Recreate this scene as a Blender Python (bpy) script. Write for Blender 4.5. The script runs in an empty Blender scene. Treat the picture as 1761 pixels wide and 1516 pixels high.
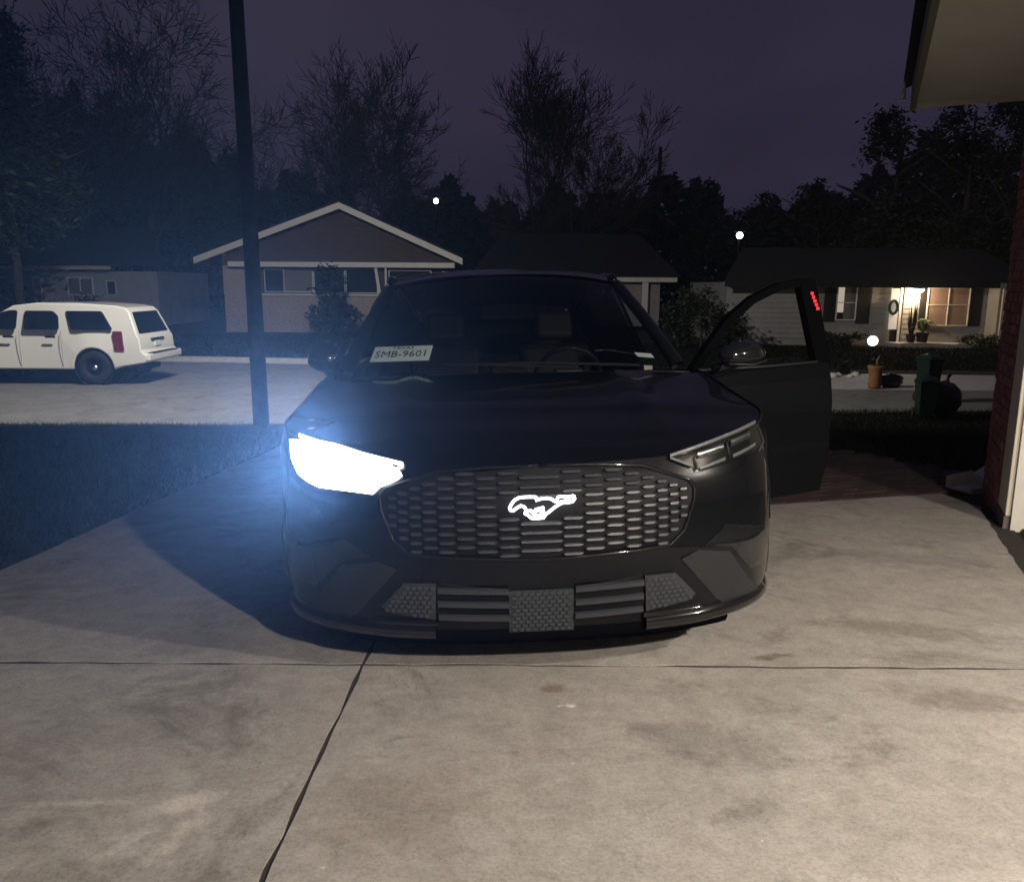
import bpy, bmesh, math, random
from mathutils import Vector, Matrix
random.seed(7)
R = math.radians
scene = bpy.context.scene
col = scene.collection

# ------------------------------------------------------------------ camera
W, H, F = 1761.0, 1516.0, 1400.0
PIT, ROL = R(10.9), R(0.4)
CAM = Vector((0, 0, 1.2))
_f = Vector((0, math.cos(PIT), -math.sin(PIT)))
_r0 = Vector((1, 0, 0)); _u0 = _r0.cross(_f)
_r = _r0*math.cos(ROL) + _u0*math.sin(ROL)
_u = -_r0*math.sin(ROL) + _u0*math.cos(ROL)
cam = bpy.data.cameras.new('camera'); cam_o = bpy.data.objects.new('camera', cam); col.objects.link(cam_o)
cam.sensor_fit = 'HORIZONTAL'; cam.sensor_width = 36; cam.lens = 36*F/W
cam.clip_start = 0.05; cam.clip_end = 2000
m = Matrix((( _r.x, _u.x, -_f.x, CAM.x), (_r.y, _u.y, -_f.y, CAM.y), (_r.z, _u.z, -_f.z, CAM.z), (0, 0, 0, 1)))
cam_o.matrix_world = m
scene.camera = cam_o

# ------------------------------------------------------------------ world (overcast night sky, town glow)
world = bpy.data.worlds.new('World'); scene.world = world; world.use_nodes = True
wn, wl = world.node_tree.nodes, world.node_tree.links
wn.clear()
wo = wn.new('ShaderNodeOutputWorld'); bg = wn.new('ShaderNodeBackground')
tc = wn.new('ShaderNodeTexCoord'); nz = wn.new('ShaderNodeTexNoise')
nz.inputs['Scale'].default_value = 1.6; nz.inputs['Detail'].default_value = 5
mp = wn.new('ShaderNodeMapping'); mp.inputs['Scale'].default_value = (1, 1, 2.2)
rp = wn.new('ShaderNodeValToRGB')
rp.color_ramp.elements[0].position = 0.36; rp.color_ramp.elements[0].color = (0.0115, 0.0120, 0.0235, 1)
rp.color_ramp.elements[1].position = 0.66; rp.color_ramp.elements[1].color = (0.0300, 0.0240, 0.0465, 1)
sky = wn.new('ShaderNodeTexSky'); sky.sky_type = 'NISHITA'; sky.sun_disc = False
sky.sun_elevation = R(-8); sky.sun_rotation = R(200)
bg2 = wn.new('ShaderNodeBackground'); bg2.inputs['Strength'].default_value = 0.05
ad = wn.new('ShaderNodeAddShader')
wl.new(tc.outputs['Generated'], mp.inputs['Vector']); wl.new(mp.outputs['Vector'], nz.inputs['Vector'])
wl.new(nz.outputs['Fac'], rp.inputs['Fac']); wl.new(rp.outputs['Color'], bg.inputs['Color'])
wl.new(sky.outputs['Color'], bg2.inputs['Color'])
wl.new(bg.outputs['Background'], ad.inputs[0]); wl.new(bg2.outputs['Background'], ad.inputs[1])
wl.new(ad.outputs['Shader'], wo.inputs['Surface'])
bg.inputs['Strength'].default_value = 1.0
scene.view_settings.view_transform = 'Standard'; scene.view_settings.look = 'None'
scene.view_settings.exposure = 0.0; scene.view_settings.gamma = 1.0
scene.view_settings.use_curve_mapping = False
scene.render.engine = 'CYCLES'
scene.cycles.use_denoising = True
scene.cycles.max_bounces = 8; scene.cycles.transparent_max_bounces = 12
scene.cycles.sample_clamp_indirect = 6

# light strengths, all lamps of the place
GARAGE_W, STREET_W, PORCH_W, GLOBE_W, HEAD_W = 640.0, 4300.0, 110.0, 14.0, 5600.0

GLARE_HAZE = 0.0009  # density of the volume added to imitate lens glare
# ------------------------------------------------------------------ helpers
def ray(px, py):
    a = (px - W/2)/F; b = -(py - H/2)/F
    return _r*a + _u*b + _f
def at(px, py, Y):
    d = ray(px, py); return CAM + d*((Y - CAM.y)/d.y)
def atz(px, py, z):
    d = ray(px, py); return CAM + d*((z - CAM.z)/d.z)
def sstep(a, b, t):
    t = max(0.0, min(1.0, (t-a)/(b-a))); return t*t*(3-2*t)
def gz(x, y):
    yy = min(y, 14.0); return -0.07*yy - 0.22*sstep(9, 14, yy)
def lerp(a, b, t): return a + (b-a)*t
def interp(x, xs, ys):
    if x <= xs[0]: return ys[0]
    for i in range(1, len(xs)):
        if x <= xs[i]:
            return ys[i-1] + (ys[i]-ys[i-1])*(x-xs[i-1])/(xs[i]-xs[i-1])
    return ys[-1]

def mat(name, rgb, rough=0.6, metal=0.0, var=0.0, scale=8.0, bump=0.0, bscale=None, coat=0.0, emit=None, estr=0.0, spec=0.5, detail=4, rgb2=None, alpha=1.0):
    M = bpy.data.materials.new(name); M.use_nodes = True
    N, L = M.node_tree.nodes, M.node_tree.links
    b = N['Principled BSDF']
    b.inputs['Base Color'].default_value = (*rgb, 1); b.inputs['Roughness'].default_value = rough
    b.inputs['Metallic'].default_value = metal; b.inputs['Specular IOR Level'].default_value = spec
    b.inputs['Coat Weight'].default_value = coat; b.inputs['Coat Roughness'].default_value = 0.03; b.inputs['Coat IOR'].default_value = 1.36
    if emit: b.inputs['Emission Color'].default_value = (*emit, 1); b.inputs['Emission Strength'].default_value = estr
    if alpha < 1: b.inputs['Alpha'].default_value = alpha
    if var or bump or rgb2:
        t = N.new('ShaderNodeTexCoord')
        n = N.new('ShaderNodeTexNoise'); n.inputs['Scale'].default_value = scale; n.inputs['Detail'].default_value = detail
        n.inputs['Roughness'].default_value = 0.6
        L.new(t.outputs['Object'], n.inputs['Vector'])
        if var or rgb2:
            r = N.new('ShaderNodeValToRGB')
            r.color_ramp.elements[0].position = 0.3; r.color_ramp.elements[1].position = 0.7
            lo = rgb2 if rgb2 else tuple(c*(1-var) for c in rgb); hi = rgb if rgb2 else tuple(min(1, c*(1+var)) for c in rgb)
            r.color_ramp.elements[0].color = (*lo, 1); r.color_ramp.elements[1].color = (*hi, 1)
            L.new(n.outputs['Fac'], r.inputs['Fac']); L.new(r.outputs['Color'], b.inputs['Base Color'])
        if bump:
            n2 = N.new('ShaderNodeTexNoise'); n2.inputs['Scale'].default_value = bscale or scale*4; n2.inputs['Detail'].default_value = 6
            L.new(t.outputs['Object'], n2.inputs['Vector'])
            bp = N.new('ShaderNodeBump'); bp.inputs['Strength'].default_value = bump; bp.inputs['Distance'].default_value = 0.01
            L.new(n2.outputs['Fac'], bp.inputs['Height']); L.new(bp.outputs['Normal'], b.inputs['Normal'])
    return M

def glass_mat(name, tint=(0.02, 0.025, 0.03), transp=0.35, rough=0.02, ior=1.5):
    M = bpy.data.materials.new(name); M.use_nodes = True
    N, L = M.node_tree.nodes, M.node_tree.links; N.clear()
    o = N.new('ShaderNodeOutputMaterial'); g = N.new('ShaderNodeBsdfGlossy'); t = N.new('ShaderNodeBsdfTransparent')
    lw = N.new('ShaderNodeLayerWeight'); lw.inputs['Blend'].default_value = 0.5     # thin pane: same Schlick curve from both sides
    f0 = ((ior-1)/(ior+1))**2
    pw = N.new('ShaderNodeMath'); pw.operation = 'POWER'; pw.inputs[1].default_value = 5.0
    fr = N.new('ShaderNodeMath'); fr.operation = 'MULTIPLY_ADD'; fr.inputs[1].default_value = 1-f0; fr.inputs[2].default_value = f0
    L.new(lw.outputs['Facing'], pw.inputs[0]); L.new(pw.outputs[0], fr.inputs[0])
    mx = N.new('ShaderNodeMixShader'); g.inputs['Roughness'].default_value = rough
    t.inputs['Color'].default_value = (transp, transp*1.02, transp*1.02, 1)
    L.new(fr.outputs[0], mx.inputs['Fac']); L.new(t.outputs['BSDF'], mx.inputs[1]); L.new(g.outputs['BSDF'], mx.inputs[2])
    L.new(mx.outputs['Shader'], o.inputs['Surface'])
    return M

def emis_mat(name, rgb, s):
    M = bpy.data.materials.new(name); M.use_nodes = True
    N, L = M.node_tree.nodes, M.node_tree.links; N.clear()
    o = N.new('ShaderNodeOutputMaterial'); e = N.new('ShaderNodeEmission')
    e.inputs['Color'].default_value = (*rgb, 1); e.inputs['Strength'].default_value = s
    L.new(e.outputs['Emission'], o.inputs['Surface']); return M

def concrete_mat(name, base, dark, stain=0.5, stains=()):
    M = bpy.data.materials.new(name); M.use_nodes = True
    N, L = M.node_tree.nodes, M.node_tree.links; b = N['Principled BSDF']
    b.inputs['Roughness'].default_value = 0.85; b.inputs['Specular IOR Level'].default_value = 0.3
    g = N.new('ShaderNodeNewGeometry')
    def noise(s, d, ro=0.6, dist=0.0):
        n = N.new('ShaderNodeTexNoise'); n.inputs['Scale'].default_value = s; n.inputs['Detail'].default_value = d
        n.inputs['Roughness'].default_value = ro; n.inputs['Distortion'].default_value = dist
        L.new(g.outputs['Position'], n.inputs['Vector']); return n
    def ramp(n, a, c, p0=0.35, p1=0.65):
        r = N.new('ShaderNodeValToRGB'); r.color_ramp.elements[0].position = p0; r.color_ramp.elements[1].position = p1
        r.color_ramp.elements[0].color = (*a, 1); r.color_ramp.elements[1].color = (*c, 1)
        L.new(n.outputs['Fac'], r.inputs['Fac']); return r
    def mul(x, y, f):
        k = N.new('ShaderNodeMix'); k.data_type = 'RGBA'; k.blend_type = 'MULTIPLY'; k.inputs['Factor'].default_value = f
        L.new(x.outputs[k_out(x)], k.inputs[6]); L.new(y.outputs[k_out(y)], k.inputs[7]); return k
    def k_out(n): return 2 if n.bl_idname == 'ShaderNodeMix' else 0
    a = ramp(noise(1.9, 9, 0.72, 0.6), dark, base)
    s1 = ramp(noise(1.15, 12, 0.78, 0.9), (0.56, 0.55, 0.53), (1, 1, 1), 0.37, 0.47)
    s2 = ramp(noise(11, 12, 0.82, 0.5), (0.66, 0.65, 0.63), (1.0, 1.0, 1.0), 0.32, 0.58)
    s3 = ramp(noise(95, 6, 0.85), (0.60, 0.60, 0.60), (1.0, 1.0, 1.0), 0.34, 0.54)
    s4 = ramp(noise(2.7, 10, 0.8, 1.0), (1, 1, 1), (1.4, 1.38, 1.36), 0.60, 0.66)
    s5 = ramp(noise(38, 3, 0.5), (1, 1, 1), (1.9, 1.88, 1.84), 0.735, 0.76)
    c = mul(mul(mul(mul(mul(a, s1, stain), s2, 0.9), s3, 0.85), s4, 0.6), s5, 0.7)
    last = c.outputs[2]
    edge = noise(9, 6, 0.7, 1.0)
    for (sx_, sy_, rx_, ry_, rot_, colr, fac) in stains:
        vm = N.new('ShaderNodeVectorMath'); vm.operation = 'SUBTRACT'; vm.inputs[1].default_value = (sx_, sy_, 0); L.new(g.outputs['Position'], vm.inputs[0])
        mp_ = N.new('ShaderNodeMapping'); mp_.vector_type = 'POINT'; mp_.inputs['Rotation'].default_value = (0, 0, -rot_); L.new(vm.outputs[0], mp_.inputs['Vector'])
        ms = N.new('ShaderNodeVectorMath'); ms.operation = 'MULTIPLY'; ms.inputs[1].default_value = (1/rx_, 1/ry_, 0); L.new(mp_.outputs[0], ms.inputs[0])
        ln = N.new('ShaderNodeVectorMath'); ln.operation = 'LENGTH'; L.new(ms.outputs[0], ln.inputs[0])
        ad_ = N.new('ShaderNodeMath'); ad_.operation = 'MULTIPLY_ADD'; ad_.inputs[1].default_value = 2.6; L.new(edge.outputs['Fac'], ad_.inputs[0]); L.new(ln.outputs['Value'], ad_.inputs[2])
        mr = N.new('ShaderNodeMapRange'); mr.inputs['From Min'].default_value = 1.75; mr.inputs['From Max'].default_value = 2.35; mr.inputs['To Min'].default_value = fac; mr.inputs['To Max'].default_value = 0.0
        L.new(ad_.outputs[0], mr.inputs['Value'])
        k = N.new('ShaderNodeMix'); k.data_type = 'RGBA'; k.blend_type = 'MULTIPLY'; k.inputs[7].default_value = (*colr, 1)
        L.new(mr.outputs[0], k.inputs['Factor']); L.new(last, k.inputs[6]); last = k.outputs[2]
    L.new(last, b.inputs['Base Color'])
    bn = noise(160, 6, 0.7); bp = N.new('ShaderNodeBump'); bp.inputs['Strength'].default_value = 0.35; bp.inputs['Distance'].default_value = 0.004
    L.new(bn.outputs['Fac'], bp.inputs['Height']); L.new(bp.outputs['Normal'], b.inputs['Normal'])
    return M

def mesh(name, V, Fc, m, parent=None, smooth=False, loc=None):
    me = bpy.data.meshes.new(name); me.from_pydata([tuple(v) for v in V], [], Fc); me.update()
    if m: me.materials.append(m)
    if smooth:
        me.polygons.foreach_set('use_smooth', [True]*len(me.polygons))
    o = bpy.data.objects.new(name, me); col.objects.link(o)
    if parent: o.parent = parent
    if loc: o.location = loc
    return o
def tag(o, label=None, cat=None, group=None, kind=None):
    if label: o['label'] = label
    if cat: o['category'] = cat
    if group: o['group'] = group
    if kind: o['kind'] = kind
    return o
def empty(name, loc, rz=0.0):
    o = bpy.data.objects.new(name, None); col.objects.link(o); o.location = loc; o.rotation_euler = (0, 0, rz)
    o.empty_display_size = 0.2; return o
def fixn(o):
    bm = bmesh.new(); bm.from_mesh(o.data); bmesh.ops.recalc_face_normals(bm, faces=bm.faces); bm.to_mesh(o.data); bm.free(); return o
def bevel(o, w=0.01, seg=2):
    b = o.modifiers.new('bevel', 'BEVEL'); b.width = w; b.segments = seg; b.limit_method = 'ANGLE'; b.angle_limit = R(35); return o
def autosmooth(o, ang=40):
    o.data.polygons.foreach_set('use_smooth', [True]*len(o.data.polygons))
    try: o.data.set_sharp_from_angle(angle=R(ang))
    except Exception: pass
    return o

class MB:
    def __init__(s): s.V = []; s.F = []
    def box(s, x0, x1, y0, y1, z0, z1, M=None):
        n = len(s.V); P = [(x, y, z) for x in (x0, x1) for y in (y0, y1) for z in (z0, z1)]
        if M is not None: P = [tuple(M @ Vector(p)) for p in P]
        s.V += P
        s.F += [(n, n+1, n+3, n+2), (n+4, n+6, n+7, n+5), (n, n+4, n+5, n+1), (n+2, n+3, n+7, n+6), (n, n+2, n+6, n+4), (n+1, n+5, n+7, n+3)]
        return s
    def tube(s, pts, rad, k=8, cap=True):
        pts = [Vector(p) for p in pts]
        if not hasattr(rad, '__len__'): rad = [rad]*len(pts)
        n0 = len(s.V); prev = None
        for i, p in enumerate(pts):
            d = (pts[min(i+1, len(pts)-1)] - pts[max(i-1, 0)]).normalized()
            if prev is None:
                a = d.orthogonal().normalized()
            else:
                a = (prev - d*prev.dot(d))
                a = a.normalized() if a.length > 1e-6 else d.orthogonal().normalized()
            prev = a; b = d.cross(a)
            for j in range(k):
                t = 2*math.pi*j/k; s.V.append(tuple(p + (a*math.cos(t) + b*math.sin(t))*rad[i]))
        for i in range(len(pts)-1):
            for j in range(k):
                q = n0+i*k+j; r2 = n0+i*k+(j+1) % k
                s.F.append((q, r2, r2+k, q+k))
        if cap:
            s.F.append(tuple(n0+j for j in reversed(range(k)))); e = n0+(len(pts)-1)*k
            s.F.append(tuple(e+j for j in range(k)))
        return s
    def grid(s, rows):
        n0 = len(s.V); nc = len(rows[0])
        for r in rows: s.V += [tuple(p) for p in r]
        for i in range(len(rows)-1):
            for j in range(nc-1):
                a = n0+i*nc+j; s.F.append((a, a+1, a+nc+1, a+nc))
        return s
    def lathe(s, prof, c=(0, 0, 0), k=20, axis='z'):
        n0 = len(s.V)
        for (r, h) in prof:
            for j in range(k):
                t = 2*math.pi*j/k; a, b = r*math.cos(t), r*math.sin(t)
                p = {'z': (a, b, h), 'x': (h, a, b), 'y': (a, h, b)}[axis]
                s.V.append((p[0]+c[0], p[1]+c[1], p[2]+c[2]))
        for i in range(len(prof)-1):
            for j in range(k):
                q = n0+i*k+j; r2 = n0+i*k+(j+1) % k; s.F.append((q, r2, r2+k, q+k))
        return s
    def poly(s, pts): n = len(s.V); s.V += [tuple(p) for p in pts]; s.F.append(tuple(range(n, n+len(pts)))); return s
    def prism(s, pts, off):
        """closed prism: polygon pts (3-D) swept by vector off"""
        n = len(s.V); k = len(pts); off = Vector(off)
        s.V += [tuple(p) for p in pts] + [tuple(Vector(p)+off) for p in pts]
        s.F.append(tuple(reversed(range(n, n+k)))); s.F.append(tuple(range(n+k, n+2*k)))
        for i in range(k):
            j = (i+1) % k; s.F.append((n+i, n+j, n+k+j, n+k+i))
        return s
    def build(s, name, m, parent=None, smooth=False, loc=None, fix=True):
        o = mesh(name, s.V, s.F, m, parent, smooth, loc)
        if fix: fixn(o)
        return o
def icosphere(name, r, m, parent=None, loc=(0, 0, 0), sub=2, scale=(1, 1, 1)):
    bm = bmesh.new(); bmesh.ops.create_icosphere(bm, subdivisions=sub, radius=r)
    for v in bm.verts: v.co = Vector((v.co.x*scale[0]+loc[0], v.co.y*scale[1]+loc[1], v.co.z*scale[2]+loc[2]))
    me = bpy.data.meshes.new(name); bm.to_mesh(me); bm.free(); me.materials.append(m)
    me.polygons.foreach_set('use_smooth', [True]*len(me.polygons))
    o = bpy.data.objects.new(name, me); col.objects.link(o)
    if parent: o.parent = parent
    return o
def light(name, kind, loc, watts, rgb, size=0.05, direction=None, angle=None, blend=0.5, parent=None):
    l = bpy.data.lights.new(name, kind); l.energy = watts; l.color = rgb
    if kind in ('POINT', 'SPOT'): l.shadow_soft_size = size
    if kind == 'SPOT': l.spot_size = R(angle); l.spot_blend = blend
    o = bpy.data.objects.new(name, l); col.objects.link(o); o.location = loc
    if direction is not None: o.rotation_euler = Vector(direction).to_track_quat('-Z', 'Y').to_euler()
    if parent: o.parent = parent
    return o
def text_obj(name, s, size, m, parent, depth=0.0006):
    cu = bpy.data.curves.new(name, 'FONT'); cu.body = s; cu.size = size; cu.extrude = depth; cu.align_x = 'CENTER'; cu.align_y = 'CENTER'
    cu.resolution_u = 2
    t = bpy.data.objects.new(name+'_tmp', cu); col.objects.link(t)
    dg = bpy.context.evaluated_depsgraph_get(); me = bpy.data.meshes.new_from_object(t.evaluated_get(dg))
    bpy.data.objects.remove(t); me.name = name; me.materials.clear(); me.materials.append(m)
    o = bpy.data.objects.new(name, me); col.objects.link(o); o.parent = parent; return o

# ------------------------------------------------------------------ materials
M = {}
M['concrete'] = concrete_mat('driveway_concrete', (0.43, 0.40, 0.362), (0.345, 0.32, 0.29), 0.75,
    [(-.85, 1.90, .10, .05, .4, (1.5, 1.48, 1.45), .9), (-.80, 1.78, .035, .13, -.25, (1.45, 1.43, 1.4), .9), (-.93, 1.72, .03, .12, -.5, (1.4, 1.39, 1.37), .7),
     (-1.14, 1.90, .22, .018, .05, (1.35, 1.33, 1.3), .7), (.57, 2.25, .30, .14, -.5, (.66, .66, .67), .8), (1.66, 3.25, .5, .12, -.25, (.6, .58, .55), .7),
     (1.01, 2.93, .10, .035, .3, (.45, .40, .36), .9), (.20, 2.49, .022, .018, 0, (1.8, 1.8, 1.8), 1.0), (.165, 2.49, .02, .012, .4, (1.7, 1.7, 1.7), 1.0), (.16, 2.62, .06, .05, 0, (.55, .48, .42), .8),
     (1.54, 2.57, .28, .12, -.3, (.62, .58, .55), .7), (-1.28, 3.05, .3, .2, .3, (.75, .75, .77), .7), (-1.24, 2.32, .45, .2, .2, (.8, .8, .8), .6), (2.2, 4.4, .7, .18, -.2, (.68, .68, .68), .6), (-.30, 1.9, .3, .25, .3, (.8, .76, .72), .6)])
M['joint'] = mat('joint_dirt', (0.03, 0.026, 0.02), 0.95, var=0.4, scale=30)
M['street'] = concrete_mat('street_concrete', (0.22, 0.21, 0.20), (0.15, 0.145, 0.14), 0.9)
M['kerb'] = mat('kerb_concrete', (0.42, 0.40, 0.37), 0.85, var=0.2, scale=5, bump=0.3)
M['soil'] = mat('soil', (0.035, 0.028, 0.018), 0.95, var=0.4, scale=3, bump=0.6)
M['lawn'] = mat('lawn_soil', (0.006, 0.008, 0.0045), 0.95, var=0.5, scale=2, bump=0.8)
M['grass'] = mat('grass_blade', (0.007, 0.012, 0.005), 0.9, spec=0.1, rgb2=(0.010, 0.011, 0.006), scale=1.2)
M['brick'] = mat('red_brick', (0.30, 0.10, 0.085), 0.85, var=0.35, scale=6, bump=0.5, bscale=60)
M['brick2'] = mat('dark_red_brick', (0.22, 0.075, 0.066), 0.85, var=0.35, scale=6, bump=0.5, bscale=60)
M['brick3'] = mat('brown_brick', (0.32, 0.14, 0.11), 0.85, var=0.35, scale=6, bump=0.5, bscale=60)
M['mortar'] = mat('mortar', (0.14, 0.12, 0.11), 0.95, var=0.2, scale=20, bump=0.4)
M['cream'] = mat('cream_paint', (0.62, 0.57, 0.46), 0.55, var=0.08, scale=6, bump=0.08)
M['soffit'] = mat('soffit_paint', (0.70, 0.67, 0.60), 0.7, var=0.07, scale=3, bump=0.15, bscale=30)
M['white'] = mat('white_paint', (0.78, 0.77, 0.74), 0.5, var=0.06, scale=4, bump=0.05)
M['drywall'] = mat('darkened_garage_wall', (0.10, 0.085, 0.07), 0.8, var=0.05, scale=3)  # unseen garage walls, darkened so the car reflects less of them
M['dark_floor'] = mat('darkened_floor', (0.03, 0.03, 0.03), 0.6, var=0.2, scale=3)  # unseen garage floor, darkened to cut its reflection in the car door
M['eave_olive'] = mat('eave_olive_paint', (0.16, 0.15, 0.10), 0.7, var=0.1, scale=4)
M['shingle'] = mat('roof_shingle', (0.016, 0.015, 0.016), 0.9, var=0.4, scale=9, bump=0.6)
M['bark'] = mat('bark', (0.05, 0.042, 0.035), 0.9, var=0.4, scale=6, bump=0.8)
M['twig'] = mat('twig', (0.045, 0.038, 0.033), 0.9)
M['polewood'] = mat('pole_wood', (0.045, 0.036, 0.03), 0.9, var=0.4, scale=4, bump=0.6)
M['leaf_dark'] = mat('leaf_dark', (0.024, 0.036, 0.015), 0.6, rgb2=(0.012, 0.02, 0.009), scale=1.5)
M['leaf_mid'] = mat('leaf_mid', (0.03, 0.045, 0.016), 0.6, rgb2=(0.014, 0.022, 0.009), scale=2)
M['leaf_yel'] = mat('leaf_porch', (0.16, 0.2, 0.06), 0.5, rgb2=(0.07, 0.11, 0.035), scale=6)
M['paver'] = [mat('paver_%d' % i, c, 0.9, var=0.35, scale=7, bump=0.5, bscale=60) for i, c in enumerate(((0.045, 0.021, 0.019), (0.034, 0.017, 0.016), (0.052, 0.027, 0.023), (0.030, 0.017, 0.017)))]
# vehicle
M['paint'] = mat('black_car_paint', (0.0035, 0.0038, 0.005), 0.25, metal=0.0, spec=0.12, coat=0.75, var=0.1, scale=200)
M['gloss'] = mat('gloss_black_plastic', (0.008, 0.008, 0.009), 0.07, coat=0.5)
M['matte'] = mat('matte_black_plastic', (0.006, 0.006, 0.007), 0.6, spec=0.15)
M['mesh'] = mat('grille_grey_plastic', (0.028, 0.030, 0.035), 0.4, coat=0.2)
M['satin'] = mat('satin_grey_trim', (0.019, 0.020, 0.023), 0.45, spec=0.3)
M['radar'] = mat('radar_cover_plastic', (0.032, 0.036, 0.041), 0.5, spec=0.3)
M['frame'] = mat('door_frame_black', (0.0025, 0.0025, 0.003), 0.9, spec=0.0)
M['chrome'] = mat('chrome', (0.75, 0.76, 0.78), 0.12, metal=1.0)
M['drl'] = mat('light_bar_plastic', (0.11, 0.115, 0.12), 0.3, coat=0.4)
M['rubber'] = mat('tyre_rubber', (0.014, 0.014, 0.014), 0.8, bump=0.3, bscale=60)
M['alloy'] = mat('dark_alloy', (0.09, 0.09, 0.095), 0.35, metal=0.9)
M['steel'] = mat('steel', (0.45, 0.45, 0.45), 0.3, metal=1.0)
M['cabin'] = mat('cabin_black', (0.006, 0.006, 0.007), 0.6)
M['seat'] = mat('seat_vinyl', (0.004, 0.004, 0.0045), 0.6, spec=0.12)
M['wglass'] = glass_mat('windscreen_glass', transp=0.7, ior=1.4)
M['sglass'] = glass_mat('tinted_glass', transp=0.05)
M['clear'] = glass_mat('clear_lens', transp=0.92)
M['emblem'] = emis_mat('lit_emblem', (0.95, 0.93, 1.0), 6.0)
M['beam'] = emis_mat('lit_headlight', (0.82, 0.93, 1.0), 9.0)
M['red_led'] = emis_mat('red_led', (1.0, 0.02, 0.03), 3.0)
M['plate'] = mat('plate_sheet', (0.70, 0.82, 0.78), 0.5, var=0.05, scale=20)
M['ink'] = mat('plate_ink', (0.02, 0.035, 0.05), 0.6)
M['wpaint'] = mat('white_car_paint', (0.85, 0.85, 0.80), 0.3, coat=0.8)
M['dglass'] = mat('dark_window', (0.006, 0.009, 0.014), 0.12, spec=0.25)
M['tail'] = mat('tail_lamp_red', (0.16, 0.015, 0.03), 0.15, coat=0.7)
M['bin_green'] = mat('bin_green', (0.004, 0.018, 0.012), 0.45, var=0.15, scale=5)
M['bag'] = mat('black_bag', (0.012, 0.012, 0.013), 0.35, bump=1.0, bscale=9)
M['clay'] = mat('terracotta', (0.27, 0.13, 0.05), 0.75, var=0.2, scale=5)
M['stone'] = mat('pale_stone', (0.62, 0.60, 0.55), 0.85, var=0.2, scale=6, bump=0.4)
M['siding_d'] = mat('dark_siding', (0.085, 0.062, 0.06), 0.85, var=0.15, scale=3)
M['siding_g'] = mat('grey_siding', (0.34, 0.34, 0.33), 0.8, var=0.1, scale=2)
M['pale_brick'] = mat('pale_brick', (0.42, 0.36, 0.34), 0.9, var=0.2, scale=14, bump=0.5, bscale=40)
M['win'] = mat('window_pane', (0.02, 0.025, 0.03), 0.08)
M['blind'] = mat('window_blind', (0.16, 0.16, 0.16), 0.6)
M['shutter'] = mat('dark_shutter', (0.012, 0.012, 0.014), 0.7)
M['door_dark'] = mat('dark_front_door', (0.03, 0.022, 0.02), 0.5)
M['lit_room'] = emis_mat('lit_window', (1.0, 0.86, 0.68), 0.42)
M['lit_door'] = mat('storm_door_glow', (0.8, 0.78, 0.72), 0.4, emit=(1.0, 0.9, 0.76), estr=0.28)  # glow put into the white door's colour in place of lamp light
M['tan_blind'] = mat('tan_blind', (0.34, 0.25, 0.20), 0.7, var=0.1, scale=3)
M['bulb_warm'] = emis_mat('porch_bulb', (1.0, 0.72, 0.42), 14.0)
M['bulb_white'] = emis_mat('globe_bulb', (1.0, 0.97, 0.93), 10.0)
M['far_lamp'] = emis_mat('distant_lamp', (0.86, 0.93, 1.0), 14.0)
M['street_lens'] = emis_mat('street_lamp_lens', (1.0, 0.96, 0.86), 12.0)
M['tube'] = emis_mat('garage_bulb', (1.0, 0.86, 0.68), 14.0)

# ------------------------------------------------------------------ ground
def sheet(name, xs, ys, zf, m, kind='structure'):
    rows = [[(x, y, zf(x, y)) for x in xs] for y in ys]
    o = MB().grid(rows).build(name, m, smooth=True, fix=False); tag(o, kind=kind); return o
def frange(a, b, n): return [a+(b-a)*i/n for i in range(n+1)]
sheet('terrain', frange(-116, 116, 8), frange(-27, 137, 8), lambda x, y: -1.34, M['soil'])
# near lawn (left and right of the driveway)
def near_edge(x): return interp(x, [-30, -8.6, 6.5, 30], [11.0, 13.4, 15.9, 18.5])
def far_edge(x): return interp(x, [-40, -10.2, 0, 7, 40], [27, 25.2, 24.0, 22.7, 19.5])
lawn_n = MB()
xs = frange(-30, 30, 60)
rows = []
for i in range(41):
    t = i/40.0
    rows.append([(x, lerp(-6.0, near_edge(x), t), gz(x, lerp(-6.0, near_edge(x), t)) - 0.03) for x in xs])
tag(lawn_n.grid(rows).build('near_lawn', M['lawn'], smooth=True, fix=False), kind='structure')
rows = [[(x, lerp(near_edge(x)-0.2, far_edge(x)+0.3, t/6), -1.215) for x in frange(-60, 60, 60)] for t in range(7)]
tag(MB().grid(rows).build('street', M['street'], fix=False), kind='structure')
def yard_z(x, y): return interp(y - far_edge(x), [0, 2, 8, 40], [-1.09, -1.08, -1.06, -1.0]) if x < 2 else interp(y-far_edge(x), [0, 2, 8, 40], [-1.14, -1.15, -1.17, -1.17])
rows = [[(x, lerp(far_edge(x)+0.16, 90, (t/24)**1.6), yard_z(x, lerp(far_edge(x)+0.16, 90, (t/24)**1.6))) for x in frange(-60, 60, 60)] for t in range(25)]
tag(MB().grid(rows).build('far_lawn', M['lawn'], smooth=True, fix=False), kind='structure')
kb = MB()
kx = frange(-40, 4.0, 44)
rows = [[(x, far_edge(x)+dy, dz) for x in kx] for dy, dz in ((-0.25, -1.21), (-0.24, -1.20), (-0.02, -1.19), (0.0, -1.07), (0.15, -1.065), (0.17, -1.3))]
tag(kb.grid(rows).build('far_kerb', M['kerb'], fix=False), kind='structure')
# neighbour's concrete apron across the street on the right
ap = [atz(1395, 641, -1.135), atz(1860, 647, -1.135), atz(1880, 673, -1.2), atz(1390, 668, -1.2)]
o = MB().prism([ap[0], ap[1], ap[2], ap[3]], (0, 0, -0.15)).build('neighbour_driveway', M['kerb']); tag(o, kind='structure')

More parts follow.
